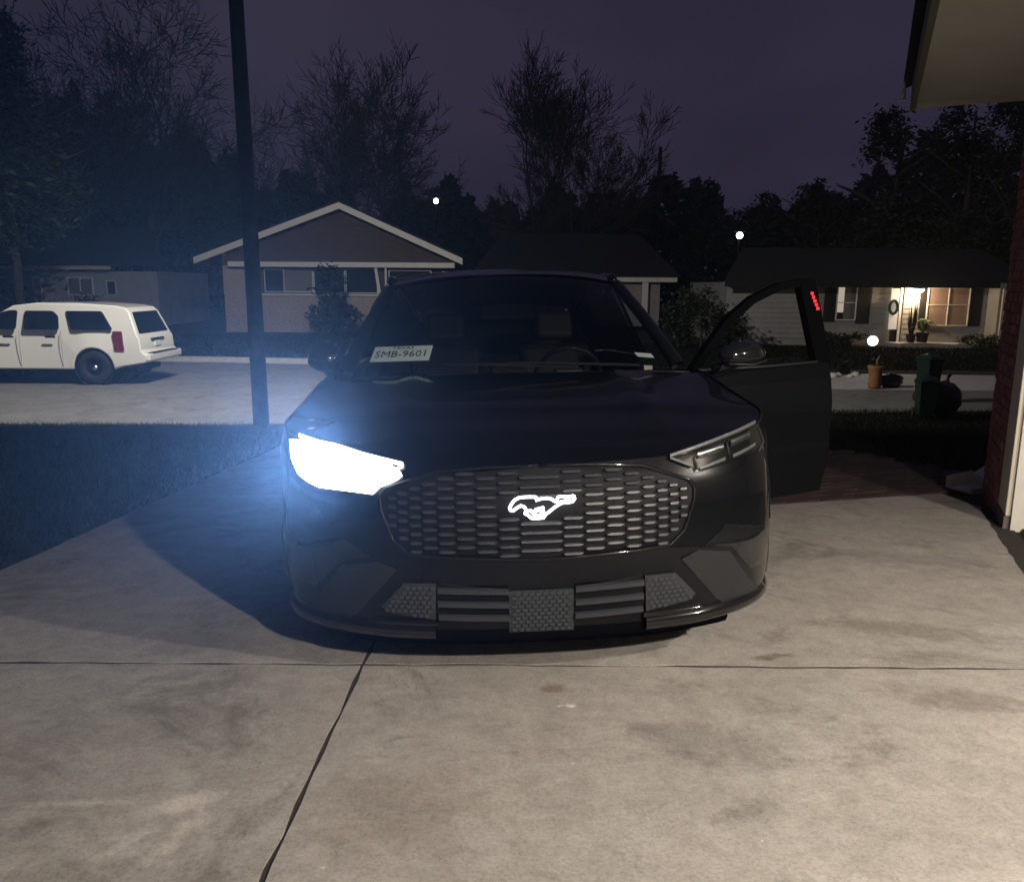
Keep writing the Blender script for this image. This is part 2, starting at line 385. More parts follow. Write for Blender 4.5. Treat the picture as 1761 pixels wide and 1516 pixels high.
# driveway: separate concrete slabs with open joints
drive = empty('driveway', (0, 0, 0)); tag(drive, kind='structure')
WALL_A = Vector((3.82, 6.41, 0)); WD = Vector((-0.40, -0.9165, 0)).normalized(); WN = Vector((-WD.y*-1, WD.x*-1, 0))
WN = Vector((WD.y, -WD.x, 0)).normalized()      # points to the left, out of the garage
if WN.x > 0: WN = -WN
def wall_x(y): return WALL_A.x + (y-WALL_A.y)*WD.x/WD.y
PADN = (Vector((3.93, 6.55)), Vector((1.80, 5.86)))
def slab(x0, x1, y0, y1, nx, ny, seed, jag=0.013):
    """x0, x1 may be functions of y; edges wander slightly like broken concrete"""
    rnd = random.Random(seed); mb = MB()
    fx0 = x0 if callable(x0) else (lambda y: x0); fx1 = x1 if callable(x1) else (lambda y: x1)
    rows = []
    for i in range(ny+1):
        y = lerp(y0, y1, i/ny)
        a, b = fx0(y)+rnd.uniform(-jag, jag)*0.5, fx1(y)+rnd.uniform(-jag, jag)*0.5
        r = []
        for j in range(nx+1):
            x = lerp(a, b, j/nx); yy = y + (rnd.uniform(-jag, jag)*0.5 if i in (0, ny) else 0)
            r.append((x, yy, gz(x, yy)))
        rows.append(r)
    mb.grid(rows)
    # skirt
    edge = [rows[0][j] for j in range(nx+1)] + [rows[i][nx] for i in range(1, ny+1)] + [rows[ny][j] for j in range(nx-1, -1, -1)] + [rows[i][0] for i in range(ny-1, 0, -1)]
    edge.append(edge[0])
    mb.grid([edge, [(p[0], p[1], p[2]-0.10) for p in edge]])
    o = mb.build('concrete_slab', M['concrete'], drive, fix=True); o.name = 'concrete_slab'
    bevel(o, 0.006, 2)
    return o
J = 0.007
slab(lambda y: -2.66, -0.55-J, -5.0, 2.83-.011, 20, 60, 1)
slab(-0.55+J, lambda y: max(0.3, wall_x(y)-0.10), -5.0, 2.835-.011, 30, 60, 2)
slab(lambda y: -2.66, -0.55-J, 2.83+.011, 6.1-J, 20, 30, 3)
def pad_right(y): return min(wall_x(y)-0.10, 9)
slab(-0.55+J, pad_right, 2.835+.011, 5.84, 30, 30, 4)
# wedge of the pad that runs up to the wall corner
mbw = MB(); wed = []
for i in range(13):
    t = i/12.0; xr = lerp(1.78, 3.50, t); yb = lerp(5.86, 6.44, t)
    wed.append([(xr, lerp(5.845, yb, k/3), gz(0, lerp(5.845, yb, k/3))) for k in range(4)])
o = mbw.grid(wed).grid([[w[3] for w in wed], [(w[3][0], w[3][1], w[3][2]-0.1) for w in wed]]).build('concrete_slab', M['concrete'], drive)
for k, (y0, y1) in enumerate(((6.1, 9.4), (9.4, 12.0), (12.0, 14.2))):
    slab(-2.66, -0.55-J, y0+J, y1-J, 10, 10, 10+k); slab(-0.55+J, 1.8, (5.84 if k == 0 else y0)+J, y1-J, 12, 10, 20+k)
sheet('joint_bed', [-2.62, -0.5, 0.5, 1.45], frange(-5, 9.0, 70), lambda x, y: gz(x, y)-0.005, M['joint'])
mbj = MB().grid([[(x, y, gz(x, y)-0.005) for x in (1.45, 1.8, 2.1)] for y in (2.79, 2.835, 2.88)]); tag(mbj.build('joint_fill', M['joint'], fix=False), kind='structure')
mbq = MB(); mbq.grid([[(1.7, y, gz(0, y)-0.02), (min(wall_x(y)+0.05, 6), y, gz(0, y)-0.02)] for y in frange(-5, 6.45, 20) if wall_x(y) > 1.6])
tag(mbq.build('planting_strip', M['joint'], fix=False), kind='structure')

# brick paving beyond the concrete pad
path = empty('brick_path', (0, 0, 0)); tag(path, kind='structure')
PX, PY = Vector((2.07, 0.70, 0)).normalized(), Vector((-0.70, 2.07, 0)).normalized()
PO = Vector((1.83, 5.93, 0))
bm_ = {}
def brick_mesh(key, sx, sy, sz, m, seed):
    rnd = random.Random(seed); mb = MB(); mb.box(-sx/2, sx/2, -sy/2, sy/2, -sz, 0)
    mb.V = [(x+rnd.uniform(-.004, .004), y+rnd.uniform(-.004, .004), z+rnd.uniform(-.002, .002)) for x, y, z in mb.V]
    me = bpy.data.meshes.new('brick'); me.from_pydata(mb.V, [], mb.F); me.materials.append(m); bm_[key] = me; return me
pav = [brick_mesh(('p', i), 0.30, 0.14, 0.05, M['paver'][i], i) for i in range(4)]
rnd = random.Random(3)
for r_ in range(17):
    for c_ in range(9):
        p = PO + PX*(0.16 + c_*0.312 + (0.156 if r_ % 2 else 0)) + PY*(0.09 + r_*0.153)
        if p.x > 1.95+2.9 or p.x > wall_x(6.41)+0.35+0.1*r_ and r_ < 3: continue
        b = bpy.data.objects.new('brick', rnd.choice(pav)); col.objects.link(b); b.parent = path
        b.location = (p.x, p.y, gz(0, p.y)-0.004+rnd.uniform(-.004, .003))
        b.rotation_euler = (-0.07+rnd.uniform(-.01, .01), rnd.uniform(-.01, .01), math.atan2(PX.y, PX.x)+rnd.uniform(-.02, .02))
mb = MB()
q = [PO + PX*0.0 + PY*-0.02, PO+PX*2.95+PY*-0.02, PO+PX*2.95+PY*2.7, PO+PY*2.7]
mb.poly([(p.x, p.y, gz(0, p.y)-0.024) for p in q]); tag(mb.build('sand_bed', M['joint'], fix=False), kind='structure')

# ------------------------------------------------------------------ own garage on the right
garage = empty('brick_garage', (WALL_A.x, WALL_A.y, -0.5)); tag(garage, 'red brick garage with cream trim and deep painted soffit beside the driveway', 'garage')
gw = Matrix.Translation((0, 0, 0))
G0 = Vector((WALL_A.x, WALL_A.y, 0))
def gp(s, d, z):      # s along the wall towards the camera, d outwards from it, world z -> garage local
    p = G0 + WD*s + WN*d; return Vector((p.x - WALL_A.x, p.y - WALL_A.y, z + 0.5))
def gbox(mb, s0, s1, d0, d1, z0, z1):
    n = len(mb.V); mb.V += [tuple(gp(s, d, z)) for s in (s0, s1) for d in (d0, d1) for z in (z0, z1)]
    mb.F += [(n, n+1, n+3, n+2), (n+4, n+6, n+7, n+5), (n, n+4, n+5, n+1), (n+2, n+3, n+7, n+6), (n, n+2, n+6, n+4), (n+1, n+5, n+7, n+3)]
S_JAMB, S_END, Z_HEAD, Z_EAVE = 0.92, 7.3, 2.12, 2.6
mb = MB(); gbox(mb, 0.0, S_JAMB-0.02, -0.2, -0.006, -0.9, Z_EAVE); gbox(mb, S_JAMB-0.02, S_END, -0.2, -0.006, Z_HEAD, Z_EAVE)
gbox(mb, S_END, S_END+1.2, -0.2, -0.006, -0.4, Z_EAVE); gbox(mb, 0.0, 0.012, -7.0, -0.2, -0.9, Z_EAVE)
mb.build('wall', M['mortar'], garage)
# bricks of the pier, courses with recessed joints
bk = [brick_mesh(('w', i), 0.2, 0.1, 0.065, M[['brick', 'brick2', 'brick3', 'brick', 'brick2'][i]], 50+i) for i in range(5)]
rnd = random.Random(9); ang = math.atan2(WD.y, WD.x)
zc = -0.52; row = 0
while zc < Z_EAVE-0.03:
    s = -0.006 - (0.105 if row % 2 else 0.0)
    while s < S_JAMB-0.03:
        a, b2 = max(s, -0.006), min(s+0.2, S_JAMB-0.022)
        if b2-a > 0.03:
            o = bpy.data.objects.new('brick', rnd.choice(bk)); col.objects.link(o); o.parent = garage
            o.location = gp((a+b2)/2, -0.045+rnd.uniform(-.003, .003), zc+0.0325); o.rotation_euler = (0, 0, ang); o.scale = ((b2-a)/0.2, 1, 1)
        s += 0.21
    zc += 0.075; row += 1
# the rest of the brickwork (header and near pier) as one part
mb = MB(); zc = Z_HEAD+0.02
rows_h = []
while zc < Z_EAVE-0.06:
    s = S_JAMB + rnd.uniform(0, .1)
    while s < S_END+1.1:
        gbox(mb, s, s+0.2, -0.02, 0.004, zc, zc+0.065); s += 0.21
    zc += 0.075
zc = -0.2
while zc < Z_HEAD:
    s = S_END+0.05+rnd.uniform(0, .1)
    while s < S_END+1.0:
        gbox(mb, s, s+0.2, -0.02, 0.004, zc, zc+0.065); s += 0.21
    zc += 0.075
tag(mb.build('brickwork', M['brick'], garage), kind='stuff')
for ja, jb in ((S_JAMB, S_JAMB+0.34), (S_END-0.13, S_END)):
    mb = MB(); gbox(mb, ja, jb, -0.16, 0.014, -0.30, Z_HEAD); bevel(mb.build('door_jamb', M['cream'], garage), 0.006)
    mb = MB(); gbox(mb, ja, jb, -0.16, 0.02, -0.6, -0.303); mb.build('jamb_plinth', M['mortar'], garage)
mb = MB(); gbox(mb, S_JAMB+0.34, S_END-0.13, -0.16, 0.013, Z_HEAD-0.13, Z_HEAD)
bevel(mb.build('door_header', M['cream'], garage), 0.006)
mb = MB(); gbox(mb, S_JAMB+0.341, S_JAMB+0.37, -0.1, -0.02, -0.44, Z_HEAD-0.14)
mb.build('door_stop', M['soffit'], garage)
# soffit, fascia, end board, roof
mb = MB(); gbox(mb, 0.0, S_END+1.2, -0.02, 0.76, Z_EAVE, Z_EAVE+0.03); mb.build('soffit', M['soffit'], garage)
mb = MB(); gbox(mb, -0.04, S_END+1.2, 0.762, 0.80, Z_EAVE-0.05, Z_EAVE+0.16); mb.build('fascia', M['eave_olive'], garage)
mb = MB(); gbox(mb, -0.045, -0.002, -0.02, 0.76, Z_EAVE-0.03, Z_EAVE+0.16); mb.build('end_board', M['cream'], garage)
mb = MB(); gbox(mb, 0.0, S_END, 0.002, 0.035, Z_EAVE-0.045, Z_EAVE-0.002); mb.build('frieze_board', M['cream'], garage)
mb = MB()
n = [gp(-0.3, 0.86, Z_EAVE+0.17), gp(S_END+1.4, 0.86, Z_EAVE+0.17), gp(S_END+1.4, -4.5, Z_EAVE+2.2), gp(-0.3, -4.5, Z_EAVE+2.2)]
mb.prism(n, (0, 0, 0.06)); mb.build('roof', M['shingle'], garage)
# inside: floor, ceiling, back and side walls
mb = MB(); gbox(mb, 0.03, S_END, -6.4, -6.3, -0.5, 2.5); gbox(mb, 0.013, 0.1, -6.3, -0.2, -0.9, 2.5); gbox(mb, S_END, S_END+0.1, -6.3, -0.2, -0.5, 2.5)
mb.build('inner_wall', M['drywall'], garage)
mb = MB(); gbox(mb, 0.03, S_END, -6.3, -0.2, 2.5, 2.56); mb.build('ceiling', M['drywall'], garage)
mb = MB(); mb.prism([gp(0.03, -6.3, -0.45), gp(0.03, -0.09, -0.45), gp(S_END, -0.09, 0.03), gp(S_END, -6.3, 0.03)], (0, 0, -0.2)); mb.build('garage_floor', M['dark_floor'], garage)
# ceiling lamps inside the garage: two bare bulbs on a lampholder
def garage_lamp(pos, watts, label):
    t = empty('ceiling_lamp', pos); tag(t, label, 'lamp', 'bare twin bulb lamps under the garage ceiling')
    MB().lathe([(0.0, 0.0), (0.09, 0.0), (0.09, -0.03), (0.03, -0.05), (0.0, -0.05)]).build('lamp_base', M['white'], t)
    for k in (-1, 1):
        MB().lathe([(0.0, 0.03), (0.014, 0.03), (0.016, -0.01), (0.032, -0.04), (0.03, -0.07), (0.0, -0.085)], (0.07*k, 0.0, -0.06), 12).build('bulb', M['tube'], t)
    light('bulb_light', 'POINT', (0, 0, -0.24), watts, (1.0, 0.90, 0.79), 0.05, parent=t)
    return t
garage_lamp((1.95, -0.35, 2.46), GARAGE_W, 'bare twin bulb lamp under the garage ceiling nearest the open front')
garage_lamp((3.6, 1.4, 2.46), GARAGE_W*0.62, 'bare twin bulb lamp deep inside the garage')
# splash block at the wall corner and hanging eave clip
sb = empty('splash_block', (3.96, 6.66, gz(0, 6.66)), R(17)); tag(sb, 'pale concrete splash block tilted on the ground at the brick wall corner', 'splash block')
mb = MB()
mb.prism([(-0.25, -0.14, 0.0), (0.02, -0.14, 0.0), (0.02, -0.14, 0.085), (-0.25, -0.14, 0.045)], (0, 0.03, 0)).prism([(-0.25, 0.11, 0.0), (0.02, 0.11, 0.0), (0.02, 0.11, 0.13), (-0.25, 0.11, 0.10)], (0, 0.03, 0))
mb.prism([(-0.25, -0.11, 0.0), (0.02, -0.11, 0.0), (0.02, -0.11, 0.04), (-0.25, -0.11, 0.02)], (0, 0.22, 0))
bevel(mb.build('trough', M['stone'], sb), 0.006)
mb = MB().prism([(0.022, -0.145, 0.0), (0.16, -0.145, 0.0), (0.17, -0.145, 0.17), (0.022, -0.145, 0.10)], (0, 0.29, 0)); bevel(mb.build('upper_end', M['white'], sb), 0.008)
ec = empty('gutter_spout', tuple(G0 + WD*-0.02 + WN*0.86 + Vector((0, 0, 2.70)))); tag(ec, 'small white tapered spout hanging at the dark eave corner', 'gutter spout')
MB().lathe([(0.006, 0.09), (0.012, 0.06), (0.026, -0.06), (0.026, -0.07), (0.0, -0.07)], k=10).build('cone', M['white'], ec)
MB().tube([(0, 0, 0.09), (0.0, 0.0, 0.13), (0.03, -0.02, 0.14)], 0.004, 6).build('hook', M['steel'], ec)

# ------------------------------------------------------------------ black electric SUV on the driveway
SL = R(4.0); CYAW = R(3.5); CROLL = R(-1.7)
def carM():
    Rz = Matrix.Rotation(CYAW, 3, 'Z'); Rx = Matrix.Rotation(-SL, 3, 'X'); Ry = Matrix.Rotation(CROLL, 3, 'Y')
    return (Rx @ Rz @ Ry).to_4x4()
CARO = Vector((0.12, 2.68, -0.07*2.68))
CM = Matrix.Translation(CARO) @ carM()
car = empty('electric_car', (0, 0, 0)); car.matrix_world = CM
tag(car, 'black electric SUV facing the camera with one headlight glaring and its door open', 'car')
CW, CD, CN = 1.0, 0.62, 2.4
def y0(z): return interp(z, [.12, .2, .3, .45, .62, .70, .78, .86, 1.1], [.07, .045, .02, 0, 0, .015, .05, .10, .16])
def fas(x, z):
    x = min(abs(x), CW-.0005); return y0(z)+CD*(1-(1-(x/CW)**CN)**(1/CN))
# perimeter of the body: nose centre -> corner -> flank -> tail (right half, x>=0)
per = []
NF = 26
for i in range(NF+1):
    p = (math.pi/2)*(i/NF)**0.9
    per.append((CW*math.sin(p)**(2/CN), CD*(1-math.cos(p)**(2/CN)), 1.0))
for i in range(1, 41):
    y = lerp(CD, 4.15, i/40.0); per.append((CW - 0.035*math.sin(math.pi*(y-CD)/3.6)**2*0.6 - 0.05*sstep(3.2, 4.15, y), y, 0.0))
xe = per[-1][0]
for i in range(1, 15):
    p = (math.pi/2)*(i/14.0); per.append((xe*math.cos(p)**(2/2.6), 4.15+0.52*math.sin(p)**(2/2.6), 0.0))
def ztop(x, y):
    return interp(y, [0.0, .045, .07, .14, .22, .39, .62, .9, 1.2, 1.5, 2.2, 3.2, 4.2, 4.7], [.775, .785, .80, .815, .838, .872, .912, .960, 1.02, 1.06, 1.075, 1.10, 1.12, 1.06])
def zbot(y): return interp(y, [0, .1, .4, .62, 1.4, 3.4, 4.1, 4.7], [.155, .155, .16, .19, .20, .20, .22, .30])
NS = 22
def body_pt(i, s):
    x, y, fr = per[i]
    zb, zt = zbot(y), ztop(x, y); z = lerp(zb, zt, s)
    yy = y + y0(z)*(fr if y < CD else 0) if fr else y
    # blend y0 near the corner so flank stays smooth
    if fr: yy = y + y0(z)*(1 - sstep(0.35, CD, y)*0.9)
    k = sstep(0.25, 0.7, y)
    inset = k*(0.045*sstep(0.55, 0.0, (z-zb)/(0.9)) if False else 0.05*max(0, 1-(z-zb)/0.25)**2 + 0.055*sstep(0.72, 1.12, z) - 0.012*math.exp(-((z-0.80)/0.05)**2))
    if x > 0.05: x = x - inset*(x/CW)
    return Vector((x, yy, z))
WHEELS = ((0.865, 0.93), (0.865, 3.90))
def body_half(sign):
    mb = MB(); nc = len(per)
    idx = {}
    for i in range(nc):
        for j in range(NS+1):
            p = body_pt(i, j/NS); idx[(i, j)] = len(mb.V); mb.V.append((p.x*sign, p.y, p.z))
    for i in range(nc-1):
        for j in range(NS):
            q = [idx[(i, j)], idx[(i+1, j)], idx[(i+1, j+1)], idx[(i, j+1)]]
            c = sum((Vector(mb.V[k]) for k in q), Vector())/4
            if abs(c.x) > 0.75 and any((c.y-wy)**2+(c.z-.36)**2 < 0.415**2 for _, wy in WHEELS): continue
            if sign > 0 and 1.47 < c.y < 2.55 and c.z > 0.34: continue          # door aperture
            mb.F.append(tuple(q) if sign > 0 else tuple(reversed(q)))
    return mb
a, b2 = body_half(1), body_half(-1)
n = len(a.V); a.V += b2.V; a.F += [tuple(k+n for k in f) for f in b2.F]
o = mesh('body', a.V, a.F, M['paint'], car)
bm = bmesh.new(); bm.from_mesh(o.data); bmesh.ops.remove_doubles(bm, verts=bm.verts, dist=0.0008); bmesh.ops.recalc_face_normals(bm, faces=bm.faces); bm.to_mesh(o.data); bm.free()
autosmooth(o, 50)
# hood: rows of constant y between the two top edges
mb = MB(); rows = []
top = [body_pt(i, 1.0) for i in range(len(per)) if per[i][1] < 1.32]
def hood_z(x, w, y, ze):
    s = x/max(w, .01); crown = interp(y, [0.05, .12, .3, .6, 1.0, 1.35], [0.0, .012, .028, .035, .030, .022])
    crease = 0.014*math.exp(-((abs(x)-0.50)/0.05)**2)*sstep(.15, .5, y)
    return ze + crown*(1-s*s) + crease*(1-abs(s)**6)
for p in top:
    rows.append([Vector((p.x*s, p.y - (0.0 if True else 0), hood_z(p.x*s, p.x, p.y, p.z))) for s in [k/20.0 for k in range(-20, 21)]])
# rear edge curves down towards the scuttle
mb.grid(rows[1:])
hood = mb.build('hood', M['paint'], car); bm = bmesh.new(); bm.from_mesh(hood.data); bmesh.ops.remove_doubles(bm, verts=bm.verts, dist=0.0005); bm.to_mesh(hood.data); bm.free(); autosmooth(hood, 45)
# scuttle
mb = MB(); mb.grid([[(x, 1.315+dy, 1.01+dz - .02*(x/.8)**2) for x in frange(-.86, .86, 16)] for dy, dz in ((-.06, 0.03), (0.03, .025), (0.1, .03))]); mb.build('scuttle', M['matte'], car, smooth=True)
# windscreen
def ws(u, v):     # u -1..1 across, v 0..1 up
    xb, xt = 0.80*u, 0.625*u
    yb, zb = 1.14+0.17*u*u, 1.055+0.03*(1-u*u)+0.01
    yt, zt = 2.0+0.08*u*u, 1.583-0.048*u*u
    b = 0.02*math.sin(math.pi*v)
    return Vector((lerp(xb, xt, v), lerp(yb, yt, v)-b, lerp(zb, zt, v)+b))
mb = MB().grid([[ws(u, v) for u in frange(-1, 1, 20)] for v in frange(0, 1, 10)])
mb.build('windscreen', M['wglass'], car, smooth=True)
# A pillars
for sgn in (-1, 1):
    rows = []
    for v in frange(0, 1, 10):
        p = ws(sgn, v); out = Vector((sgn*lerp(0.895, 0.705, v), lerp(1.42, 2.12, v), lerp(1.075, 1.535, v)+0.012*math.sin(math.pi*v)))
        rows.append([p+Vector((0, .03, -.02)), p+Vector((0, -.004, .004)), (p+out)/2+Vector((sgn*.012, -.02, .014)), out, out+Vector((-sgn*.03, .05, -.02))])
    mb = MB().grid(rows); mb.build('pillar', M['paint'], car, smooth=True)
# roof
def roof_pt(u, t):
    y = lerp(1.99, 4.45, t)
    zc = interp(y, [1.99, 2.2, 2.6, 3.1, 3.6, 4.0, 4.45], [1.585, 1.632, 1.665, 1.645, 1.565, 1.44, 1.21])
    hw = interp(y, [1.99, 2.4, 3.2, 4.0, 4.45], [.655, .70, .69, .62, .60])
    return Vector((hw*u, y+0.085*u*u*(1-t), zc - 0.055*abs(u)**3))
mb = MB().grid([[roof_pt(u, t) for u in frange(-1, 1, 20)] for t in frange(0, .72, 18)]); mb.build('roof', M['paint'], car, smooth=True)
mb = MB().grid([[roof_pt(u, t) for u in frange(-.92, .92, 12)] for t in frange(.72, 1.0, 6)]); mb.build('rear_window', M['sglass'], car, smooth=True)
for sgn in (-1, 1):
    mb = MB().tube([roof_pt(sgn*0.985, t)+Vector((0, 0, 0.0)) for t in frange(.02, .98, 18)], 0.03, 8); mb.build('roof_rail', M['paint'], car, smooth=True)
    def side(y, v, s=sgn):
        t = (y-1.99)/2.46
        topp = roof_pt(s, max(0, min(1, t))) if y > 2.05 else Vector((s*lerp(.895, .70, (y-1.42)/.63), y, lerp(1.075, 1.53, (y-1.42)/.63)))
        bot = Vector((s*(0.945-0.05*sstep(3.2, 4.2, y)), y, ztop(0, y)-0.005))
        return lerp(bot, Vector((topp.x, y, topp.z)), v)
    ys0 = [1.5] + frange(1.6, 2.52, 8)
    if sgn < 0:
        MB().grid([[side(y, v) for y in ys0] for v in frange(0, 1, 4)]).build('side_window', M['sglass'], car, smooth=True)
    MB().grid([[side(y, v) for y in frange(2.62, 3.5, 8)] for v in frange(0, 1, 4)]).build('side_window', M['sglass'], car, smooth=True)
    MB().grid([[side(y, v)+Vector((sgn*.006, 0, 0)) for y in (2.5, 2.64)] for v in frange(0, 1, 6)]).build('centre_pillar', M['gloss'], car, smooth=True)
    MB().grid([[side(y, v)+Vector((sgn*.006, 0, 0)) for y in frange(3.5, 4.4, 6)] for v in frange(0, 1, 6)]).build('rear_pillar', M['paint'], car, smooth=True)
# overlay panels on the nose
def ppanel(pts, off, nu=14, nv=10, back=0.03, sx=1):
    """pts: outline (x,z), filled by horizontal scan rows lying off metres proud of the nose"""
    zs = [p[1] for p in pts]; z0_, z1_ = min(zs)+1e-4, max(zs)-1e-4; rows = []
    for j in range(nv+1):
        z = lerp(z0_, z1_, j/nv); cr = []
        for k in range(len(pts)):
            (xa, za), (xb, zb_) = pts[k], pts[(k+1) % len(pts)]
            if (za-z)*(zb_-z) < 0: cr.append(xa + (xb-xa)*(z-za)/(zb_-za))
        if len(cr) < 2: continue
        xa, xb = min(cr), max(cr)
        rows.append([Vector((sx*lerp(xa, xb, i/nu), fas(lerp(xa, xb, i/nu), z)-off, z)) for i in range(nu+1)])
    mb = MB(); mb.grid(rows)
    ed = rows[0][:] + [r[-1] for r in rows[1:]] + rows[-1][-2::-1] + [r[0] for r in rows[-2:0:-1]]; ed.append(ed[0])
    mb.grid([ed, [p+Vector((0, back, 0)) for p in ed]])
    return mb
def ptube(pts, off, rad, sx=1, closed=True, k=6, sub=4):
    P = []
    n = len(pts); rng = n if closed else n-1
    for i in range(rng):
        a, b = pts[i], pts[(i+1) % n]
        for t in range(sub):
            x, z = lerp(a[0], b[0], t/sub), lerp(a[1], b[1], t/sub); P.append(Vector((sx*x, fas(x, z)-off, z)))
    P.append(P[0] if closed else Vector((sx*pts[-1][0], fas(*pts[-1])-off, pts[-1][1])))
    return MB().tube(P, rad, k)
gr_half = [(0, .772), (.17, .771), (.366, .759), (.54, .700), (.560, .672), (.556, .627), (.518, .523), (.466, .475), (.354, .464), (.144, .454), (0, .450)]
gr = gr_half + [(-x, z) for x, z in reversed(gr_half[1:-1])]
grille = ppanel(gr, 0.004, 30, 14, 0.02).build('grille', M['matte'], car, smooth=True)
ptube(gr, 0.006, 0.007).build('grille_surround', M['gloss'], grille, smooth=True)
# staggered hexagonal bars
colx = [0.0, .073, .150, .226, .296, .358, .412, .458, .498, .532]
def in_poly(x, z, P):
    c = False
    for i in range(len(P)):
        (xa, za), (xb, zb_) = P[i], P[(i+1) % len(P)]
        if (za > z) != (zb_ > z) and x < (xb-xa)*(z-za)/(zb_-za)+xa: c = not c
    return c
for side_ in (-1, 1):
    for ci in range(-0, len(colx)-1):
        if ci == 0 and side_ < 0: continue
        xa, xb = (colx[ci], colx[ci+1]) if ci else (-.073, .073)
        if ci: xa, xb = xa+.003, xb-.003
        pitch = 0.0315
        for r_ in range(12):
            z = .448 + pitch*(r_ + (0.5 if ci % 2 else 0.0)) + .004
            zz = z; xm = (xa+xb)/2
            if not (in_poly(xa*1.0, zz, gr) and in_poly(xb, zz, gr) and in_poly(xm, zz-.011, gr) and in_poly(xm, zz+.012, gr)): continue
            if abs(xm) < .15 and .60 < zz < .672: continue
            hgt = 0.0052; cut = min(.012, (xb-xa)*.2)
            mb = MB()
            def fr(x, zq, off): return Vector((side_*x, fas(x, zq)-off, zq))
            rowsF = []
            xs_ = [xa, xa+cut, (xa+xb)/2, xb-cut, xb]
            hh = [.0015, hgt, hgt, hgt, .0015]
            rowsF.append([fr(x, zz-h_-.003, .005) for x, h_ in zip(xs_, hh)])
            rowsF.append([fr(x, zz-h_, .017) for x, h_ in zip(xs_, hh)])
            rowsF.append([fr(x, zz+h_*.6, .015) for x, h_ in zip(xs_, hh)])
            rowsF.append([fr(x, zz+h_+.001, .005) for x, h_ in zip(xs_, hh)])
            mb.grid(rowsF); mb.build('grille_bar', M['mesh'], grille)
# horse outline emblem, lit
EX, EZ, ES = 0.004, 0.637, 0.0002045   # metres per unit of the traced outline
def em(px, pz): return (EX + (px-815)*ES, EZ - (pz-455)*ES)
strokes = [
 [(270, 495), (262, 455), (300, 390), (350, 330), (420, 295), (500, 285), (600, 285), (710, 290), (740, 330)],
 [(700, 345), (800, 322), (900, 315), (980, 335), (1040, 380)],
 [(1040, 400), (1090, 300), (1130, 295), (1230, 305), (1310, 300), (1350, 285)],
 [(1350, 285), (1368, 340), (1330, 385), (1240, 400), (1160, 400), (1090, 430), (1020, 470), (930, 540), (850, 590)],
 [(1070, 400), (1150, 380), (1300, 345)],
 [(270, 495), (320, 505), (390, 455), (450, 425), (510, 445), (540, 500), (515, 560), (570, 585), (620, 640), (740, 645), (840, 640)],
 [(560, 520), (620, 510), (660, 570), (700, 620)], [(690, 500), (830, 465), (830, 560), (860, 600), (830, 630)], [(690, 500), (690, 600)], [(720, 520), (800, 500), (790, 600), (720, 600)],
]
mb = MB()
for st in strokes:
    P = []
    for i in range(len(st)-1):
        for t in (0, .5):
            x, z = em(lerp(st[i][0], st[i+1][0], t), lerp(st[i][1], st[i+1][1], t)); P.append(Vector((x, fas(x, z)-0.019, z)))
    x, z = em(*st[-1]); P.append(Vector((x, fas(x, z)-0.019, z)))
    mb.tube(P, 0.0050, 8)
mb.build('emblem', M['emblem'], car, smooth=True)
# lower grille
for sx in (-1, 1):
    lo = ppanel([(.116, .352), (.362, .366), (.367, .222), (.117, .214)], .003, 8, 6, .02, sx).build('lower_grille', M['matte'], car)
    for z in (.232, .284, .335):
        rows = []
        for dz, off in ((-.012, .004), (-.010, .022), (.006, .024), (.011, .012)):
            rows.append([Vector((sx*x, fas(x, z)-off, z+dz+.03*(x-.11))) for x in frange(.118, .366, 6)])
        MB().grid(rows).build('slat', M['mesh'], lo, smooth=False)
    cb = ppanel([(.370, .366), (.486, .366), (.588, .256), (.379, .226)], .012, 8, 6, .02, sx).build('side_mesh', M['radar'], car)
    mb = MB()
    for r_ in range(7):
        for c_ in range(9):
            x, z = .385+c_*.022+(.011 if r_ % 2 else 0), .245+r_*.0175
            if in_poly(x, z, [(.378, .358), (.480, .358), (.572, .256), (.386, .236)]):
                p = [Vector((sx*(x+.009*math.cos(k*math.pi/3+.52)), fas(x, z)-.0125, z+.0075*math.sin(k*math.pi/3+.52))) for k in range(6)]
                mb.prism(p, (0, -.004, 0))
    mb.build('honeycomb', M['mesh'], cb)
    # satin blade, dark air curtain above it, gloss splitter below
    ppanel([(.500, .424), (.576, .440), (.700, .432), (.800, .300), (.915, .180), (.720, .196), (.676, .222)], .006, 12, 10, .03, sx).build('corner_trim', M['satin'], car, smooth=True)
    ppanel([(.590, .446), (.700, .520), (.93, .47), (.955, .36), (.93, .30), (.83, .31), (.715, .436)], .003, 14, 10, .02, sx).build('air_curtain', M['gloss'], car, smooth=True)
    mb = MB(); rows = []
    for off, dz in ((.0, .03), (.024, .012), (.03, -.012), (.012, -.03)):
        rows.append([Vector((sx*x, fas(x, .19)-off*(1-.0*x), .185+dz+.01*sstep(.5, .95, x))) for x in [.38+.585*i/24 for i in range(25)]])
    mb.grid(rows).build('splitter', M['gloss'], car, smooth=True)
    mb = MB().grid([[Vector((sx*x, fas(x, .2)-off, z)) for x in frange(.37, .60, 8)] for off, z in ((.004, .224), (.02, .218), (.02, .204), (.004, .20))]); mb.build('fin', M['gloss'], car, smooth=True)
pn = ppanel([(-.117, .335), (.112, .335), (.115, .172), (-.117, .172)], .010, 10, 8, .03).build('radar_panel', M['radar'], car)
mb = MB()
for r_ in range(10):
    for c_ in range(9):
        x, z = -.098+c_*.0245+(.012 if r_ % 2 else 0), .184+r_*.0155
        if x < .1:
            mb.prism([Vector((x+.0105*math.cos(k*math.pi/3+.52), fas(x, z)-.0105, z+.007*math.sin(k*math.pi/3+.52))) for k in range(6)], (0, -.004, 0))
mb.build('honeycomb', M['radar'], pn)
